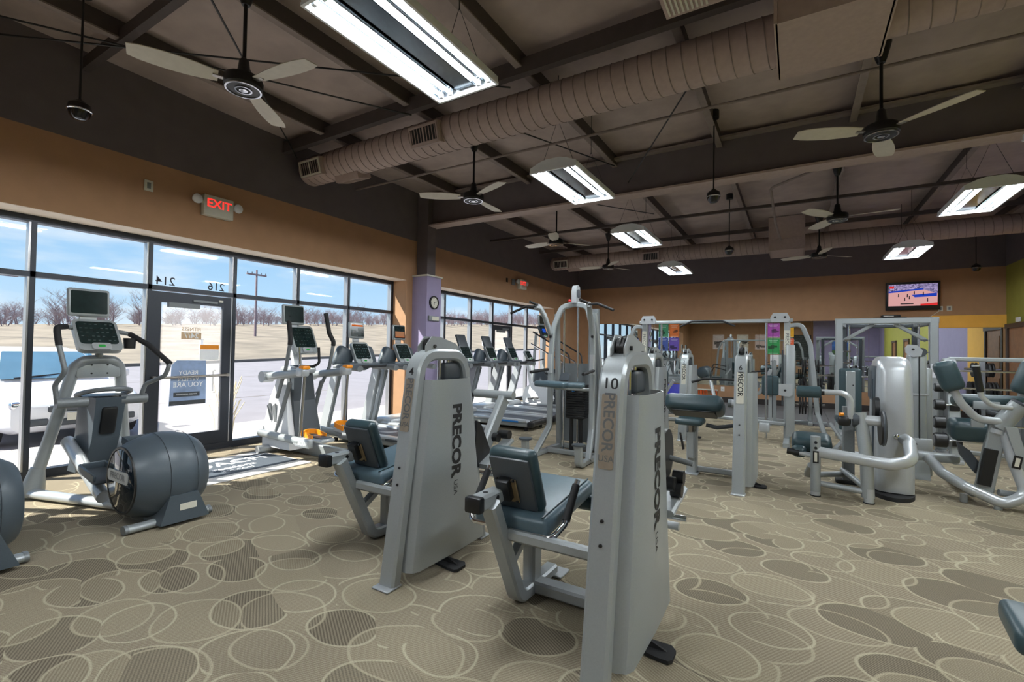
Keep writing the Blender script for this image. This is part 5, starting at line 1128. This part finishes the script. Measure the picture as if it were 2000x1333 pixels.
def housing(T, o, x0, x1, y0, y1, h):
    w, d = x1-x0, y1-y0; rows = []
    for z, k in ((.05, 1.0), (.3, 1.0), (h*.6, .96), (h-.14, .90), (h-.05, .82), (h-.01, .66), (h, .45)):
        rows.append([o((x0+x1)/2, (y0+y1)/2, z)+V((a*k, b*k, 0)) for a, b in rr_poly(w, d, .09, 6)])
    mb = MB(); n = len(rows[0]); fs = []
    for i in range(len(rows)-1): fs += [(i*n+k, i*n+(k+1) % n, (i+1)*n+(k+1) % n, (i+1)*n+k) for k in range(n)]
    fs += [list(range(n)), list(range((len(rows)-1)*n, len(rows)*n))]
    obj('weight_housing', mb.add([p for r_ in rows for p in r_], fs), M['silver2'], T)
housing(T, o, .70, 1.02, 6.08, 6.75, 1.42)
obj('housing_groove', MB().bx(.19, .215, .36, .42, .12, 1.18), M['drum'], T, smooth=False)
obj('front_panel', MB().rbox(o(.725, 6.42, 1.13), (.06, .44, .38), .025, 2), M['drum'], T); obj('panel_screen', MB().rbox(o(.693, 6.5, 1.12), (.012, .22, .3), .004, 1), M['dgrey'], T)
obj('housing_base', MB().prism([(.18+.19*math.cos(a*math.pi/10)+.16, .40+.34*math.sin(a*math.pi/10)-.05) for a in range(20)], (0, 0, .02), UX, UY, .04), M['rubber'], T); obj('rail_knob', MB().ball(o(.86, 6.06, .62), .03, 12, 8), M['chrome'], T)
# ---- cable column to its right
T = thing('cable_column', 'slim silver cable column with a pulley on top beside the weight housing', 'exercise machine', (1.23, 7.35, 0))
obj('column_body', MB().rbox((.0, 0, .76), (.17, .2, 1.4), .03, 3), M['silver'], T); obj('column_base', MB().add([(-.16, -.18, 0), (.1, -.18, 0), (.1, .2, 0), (-.16, .2, 0), (-.09, -.1, .3), (.085, -.1, .3), (.085, .1, .3), (-.09, .1, .3)], [(0, 1, 2, 3), (4, 5, 6, 7), (0, 1, 5, 4), (1, 2, 6, 5), (2, 3, 7, 6), (3, 0, 4, 7)]), M['silver'], T, smooth=False)
obj('cable_line', MB().cyl((.01, -.115, .35), (.01, -.112, 1.5), .006, n=6), M['black'], T); obj('clamp_ring', MB().rbox((0, 0, .98), (.19, .22, .02), .004, 1), M['silver2'], T); obj('lower_carriage', MB().rbox((.03, -.11, .38), (.2, .04, .18), .03, 2), M['silver2'], T); obj('carriage_bolt', MB().cyl((-.03, -.14, .4), (-.03, -.13, .4), .016, n=10), M['black'], T)
p = obj('pulley_plate', MB().prism([(-.085, 0), (-.02, -.05), (.055, -.04), (.07, .03), (.02, .09), (-.06, .10), (-.09, .06)], (-.03, -.1, 1.47), UX, UZ, .05), M['silver2'], T)
obj('pulley_bolt', MB().cyl((-.05, -.135, 1.51), (-.05, -.125, 1.51), .014, n=10), M['black'], p); obj('pulley_wheel', MB().cyl((.03, -.115, 1.48), (.03, -.085, 1.48), .05, n=18), M['dgrey'], p); obj('rear_shield', MB().rbox((.11, .08, .65), (.08, .16, 1.28), .02, 2), M['silver'], T)
# ---- glute and press machine with twin head pads at the right edge
def press(loc, lab, cut):
    T = thing('press_machine', lab, 'exercise machine', loc, group='curved tube press machines'); o = lambda x, y, z: V((x-1.6, y-6.3, z))
    obj('front_loop', MB().oval(fil([o(1.70, 6.3, .80), o(1.74, 6.25, .5), o(1.83, 6.2, .16), o(1.66, 6.18, .06), o(1.42, 6.3, .16), o(1.28, 6.45, .24), o(1.20, 6.6, .36)], [.2, .16, .1, .1, .1]), .05, .05, UY), M['silver2'], T)
    obj('loop_plate', MB().prism([(1.68-1.6, .78), (1.76-1.6, .78), (1.87-1.6, .3), (1.84-1.6, .12), (1.78-1.6, .08), (1.8-1.6, .3)], (0, -.06, 0), UX, UZ, .10), M['silver'], T)
    obj('inner_strut', MB().rect([o(1.56, 6.32, .14), o(1.66, 6.32, .78)], .09, .13, UY), M['silver'], T); obj('slot_cover', MB().rect([o(1.545, 6.26, .2), o(1.60, 6.26, .55)], .05, .10, UY), M['black'], T)
    for x, y in ((1.63, 6.2), (1.42, 6.33)): obj('leveling_foot', MB().cyl(o(x, y, 0), o(x, y, .08), .03, n=12), M['silver'], T)
    obj('cross_base', MB().rbox(o(1.24, 6.66, .36), (.44, .14, .09), .03, 2), M['silver'], T); obj('cross_base_cap', MB().rbox(o(1.06, 6.66, .36), (.12, .15, .095), .03, 2), M['dgrey'], T); obj('base_rail', MB().tube([o(1.5, 6.4, .08), o(1.5, 7.2, .06)], .035, 12), M['silver'], T); obj('side_stay', MB().tube([o(1.66, 6.3, .14), o(2.2, 6.4, .1)], .03, 12), M['silver'], T)
    obj('big_sleeve', MB().cyl(o(1.66, 6.3, .76), o(1.80, 6.26, .99), .075, n=20), M['silver'], T); obj('sleeve_cap', MB().cyl(o(1.80, 6.26, .99), o(1.81, 6.257, 1.005), .077, n=20), M['dgrey'], T); obj('head_collar', MB().cyl(o(1.65, 6.3, .70), o(1.66, 6.3, .74), .065, n=20), M['silver2'], T)
    obj('pad_arm', MB().oval(fil([o(1.68, 6.25, .82), o(1.50, 6.25, .83), o(1.38, 6.25, .98), o(1.30, 6.25, 1.18)], [.12, .2]), .03, .035, UY), M['silver2'], T)
    pad(T, 'shoulder_pad', o(1.29, 6.24, 1.24), (.18, .14, .30), .05, RY(-18)); 
    h = obj('hand_lever', MB().tube(fil([o(1.72, 6.18, .96), o(1.58, 6.16, .97), o(1.50, 6.14, 1.06), o(1.46, 6.12, 1.32)], .1), .022, 12), M['silver2'], T); obj('lever_grip', MB().tube([o(1.497, 6.14, 1.1), o(1.46, 6.12, 1.34)], .028, 12), M['black'], h); obj('grip_end', MB().cyl(o(1.46, 6.12, 1.34), o(1.459, 6.12, 1.355), .03, n=12), M['silver2'], h)
    s1 = pad(T, 'seat', o(1.66, 6.62, .98), (.52, .3, .13), .055, RX(-6)); obj('seat_shell', MB().rbox(o(1.62, 6.47, .95), (.2, .02, .08), .008, 2), M['silver'], s1)
    s2 = pad(T, 'thigh_pad', o(1.56, 6.45, .70), (.46, .26, .20), .06, RX(10)); obj('pad_plate', MB().rbox(o(1.52, 6.325, .76), (.10, .016, .12), .03, 2), M['silver'], s2)
    obj('cam_bracket', MB().prism([(-.22, .58), (-.12, .5), (.0, .3), (-.04, .24), (-.1, .3), (-.2, .46)], (0, .1, 0), UX, UZ, .03), M['dgrey'], T); obj('placard', MB().box(o(1.755, 6.184, .46), (.06, .006, .12), RY(10)), M['black'], T); obj('placard_text', MB().box(o(1.755, 6.179, .46), (.03, .004, .08), RY(10)), M['offwhite'], T)
    if cut: pad(T, 'shoulder_pad', o(1.86, 6.24, 1.24), (.2, .14, .32), .05, RY(18)); obj('pad_arm', MB().oval(fil([o(1.76, 6.25, .9), o(1.86, 6.25, 1.0), o(1.86, 6.25, 1.16)], .08), .03, .035, UY), M['silver2'], T)
    return T
press((1.6, 6.3, 0), 'silver press machine with curved tube loop and teal shoulder pads at the right edge', True)
# ---- barbell rack
T = thing('barbell_rack', 'silver barbell rack with two slanted uprights and a top rail', 'rack', (2.05, 8.95, 0))
for x in (-.2, .62):
    obj('rack_upright', MB().rect(fil([(x, -.42, .03), (x, -.10, 1.38), (x, .1, 1.38), (x, .42, .03)], .12, 6), .13, .06, UX), M['silver'], T); obj('upright_web', MB().prism([(-.34, .12), (.34, .12), (.09, 1.32), (-.09, 1.32)], (x, 0, 0), UY, UZ, .02), M['grey'], T, smooth=False); obj('rack_foot', MB().rbox((x, 0, .025), (.12, 1.0, .05), .01, 1), M['silver2'], T)
obj('top_rail', MB().rect([(-.2, 0, 1.40), (.64, 0, 1.40)], .06, .07, UZ), M['silver'], T); obj('base_stretcher', MB().rect([(-.2, 0, .1), (.62, 0, .1)], .06, .07, UZ), M['silver'], T)
for k in range(5):
    z = 1.22-.235*k; y = -.155-.058*k
    for x in (-.2, .62): obj('saddle_hook', MB().prism([(-.05, -.02), (.03, -.02), (.03, .02), (-.03, .02), (-.03, .05), (-.05, .05)], (x, y, z-.03), UY, UZ, .1), M['black'], T, smooth=False)
def barbell(loc, r, w, lab):
    B = thing('fixed_barbell', lab, 'barbell', loc, group='fixed barbells on the rack'); obj('bar', MB().cyl((-.5, 0, 0), (.5, 0, 0), .014, n=12), M['chrome'], B)
    for s in (-1, 1):
        h = obj('weight_head', MB().lathe([(0, 0), (r-.012, 0), (r, .012), (r, w-.012), (r-.012, w), (0, w)], (s*.5-(w if s < 0 else 0), 0, 0), UX, 20), M['black'], B); obj('head_cap', MB().lathe([(r*.6, 0), (r*.6, .004), (0, .004)], (s*(.5+w), 0, 0), (s, 0, 0), 18), M['grey'], h)
for k in range(5):
    z = 1.22-.235*k; y = 8.95-.185-.058*k
    barbell((2.25, y, z+.02), .05+.012*k, .09+.012*k, '%s fixed barbell down the near side of the rack' % ['topmost', 'second', 'third', 'fourth', 'lowest'][k])
# ---- dumbbell-style storage left of the rack against the smith machine
T = thing('dumbbell_stand', 'narrow dumbbell stand with black dumbbells between smith machine and rack', 'rack', (1.55, 9.35, 0))
obj('stand_post', MB().rect([(0, 0, 0), (0, 0, 1.3)], .08, .08, UX), M['silver'], T); obj('stand_base', MB().rbox((0, 0, .03), (.4, .5, .06), .02, 2), M['silver2'], T)
for k in range(5): obj('stand_arm', MB().rect([(-.12, 0, .28+.22*k), (.12, 0, .28+.22*k)], .05, .12, UZ), M['silver2'], T)
for k in range(5):
    D = thing('dumbbell', '%s black dumbbell on the narrow stand' % ['lowest', 'second lowest', 'middle', 'second highest', 'highest'][k], 'dumbbell', (1.55, 9.27, .36+.22*k), group='dumbbells on the narrow stand'); obj('handle', MB().cyl((-.06, 0, 0), (.06, 0, 0), .015, n=10), M['chrome'], D)
    for s in (-1, 1): obj('dumbbell_head', MB().lathe([(0, 0), (.055, 0), (.065, .012), (.065, .08), (.055, .09), (0, .09)], (s*.06-(.09 if s < 0 else 0), 0, 0), UX, 6), M['black'], D)
# ---- plate tree, lever machine and small items by the mirrors
def plate_tree(loc, lab):
    T = thing('plate_tree', lab, 'plate rack', loc, group='weight plate trees'); obj('tree_post', MB().rect([(0, 0, 0), (0, 0, 1.35)], .08, .08, UX), M['silver'], T)
    for a in (0, 90): obj('tree_foot', MB().rbox((0, 0, .03), (.6, .08, .06), .01, 1, RZ(a)), M['silver'], T)
    for k, z in enumerate((.38, .78, 1.18)):
        for s in (-1, 1):
            obj('plate_horn', MB().cyl((0, 0, z), (s*.26, 0, z+.03), .02, n=10), M['chrome'], T)
            for q in range(3-(k == 2)): obj('stored_plate', MB().lathe([(.02, 0), (.2-.03*k-.01, 0), (.2-.03*k, .012), (.2-.03*k, .03), (.02, .035)], (s*(.07+.05*q), 0, z+.01), (s, 0, 0), 22), M['black'], T)
plate_tree((.25, 11.6, 0), 'plate tree of black weights left of the smith machine'); plate_tree((3.1, 12.6, 0), 'plate tree of black weights near the yellow wall')
T = thing('lever_row_machine', 'silver plate lever machine with angled grey arm behind the arm curl machine', 'exercise machine', (-.55, 11.2, 0))
obj('lever_arm', MB().rect(fil([(-.5, 0, .45), (-.1, 0, .62), (.1, 0, 1.12)], .1), .07, .07, UY), M['silver2'], T); obj('frame_post', MB().rect([(.15, .1, 0), (.15, .1, 1.3)], .09, .09, UX), M['silver'], T); obj('base_rail', MB().rect([(-.6, .1, .05), (.5, .1, .05)], .08, .08, UZ), M['silver'], T)
for s in (-1, 1): obj('grip_handle', MB().cyl((-.45, -.1, .98+s*.06), (.02, -.1, 1.02+s*.06), .018, n=10), M['rubber'], T)
obj('pulley_disc', MB().cyl((-.2, -.04, .78), (-.2, .04, .78), .1, n=20), M['grey'], T); pad(T, 'chest_pad', (.1, -.3, .8), (.3, .12, .4), .04); obj('pad_post', MB().rect([(.1, -.22, .03), (.1, -.22, .8)], .07, .07, UX), M['silver'], T); obj('side_foot', MB().rect([(.1, -.4, .03), (.1, .4, .03)], .07, .06, UX), M['silver'], T)
T = thing('preacher_bench', 'silver bench frame with black handles in front of the blue mat', 'bench', (-2.35, 10.2, 0))
obj('bench_post', MB().rect([(0, 0, 0), (0, 0, .62)], .07, .07, UX), M['silver'], T); obj('floor_rail', MB().rect(fil([(-.7, -.1, .04), (0, 0, .04), (.25, .1, .04)], .1), .07, .06, UZ), M['silver'], T); pad(T, 'seat', (-.35, 0, .5), (.42, .3, .09), .035); obj('seat_post', MB().rect([(-.35, 0, .03), (-.35, 0, .46)], .06, .06, UX), M['silver'], T)
for k in range(2): obj('curved_handle', MB().tube(fil([(-.5, -.05, .72+.15*k), (-.45, -.2, .9+.12*k), (0, -.2, .78+.16*k)], .05), .018), M['rubber'], T)
obj('slanted_arm', MB().rect([(.0, 0, .6), (.18, -.1, .86)], .06, .06, UY), M['silver2'], T)
o_ = obj('folded_mat', MB().rbox((0, 0, .24), (.64, .06, .46), .02, 2, RX(-12)), mat('royal_blue_vinyl', (70, 74, 196), .5, 0, .08, 10)); o_.location = (-3.17, 14.8, .02); tag(o_, 'royal blue folded exercise mat leaning on the wall under the mirror', 'mat')
T = thing('band_rail', 'pale wall rail holding orange exercise tubes under the mirror', 'rail', (-2.35, YB, .33)); obj('rail_bar', MB().rbox((0, -.06, .02), (.76, .05, .03), .008, 2), M['offwhite'], T); obj('rail_board', MB().bx(-.36, .36, -.04, 0, -.01, .04), M['offwhite'], T, smooth=False)
for k, x in enumerate((-.3, -.23, -.12, -.05, .05, .24, .31)):
    b = obj('exercise_tube', MB().tube([(x+.028*math.cos(a*math.pi/6), -.0, -.085+.095*math.sin(a*math.pi/6)) for a in range(12)], .014, 8, True), mat('orange_tube', (246, 96, 20), .5)); b.location = (-2.35, YB-.065, .34); tag(b, '%s loop of orange exercise tubing on the wall rail' % ['leftmost', 'second', 'third', 'fourth', 'fifth', 'sixth', 'rightmost'][k], 'exercise tube', 'orange exercise tubes')
T = thing('exercise_bench', 'flat black bench in front of the yellow wall reflection', 'bench', (3.1, 11.2, 0)); pad(T, 'bench_pad', (0, 0, .46), (.32, 1.2, .09), .035, None, 'dgrey')
for y in (-.45, .45): obj('bench_leg', MB().rect([(0, y, 0), (0, y, .42)], .07, .07, UX), M['silver'], T); obj('bench_foot', MB().rect([(-.25, y, .03), (.25, y, .03)], .06, .06, UY), M['silver'], T)
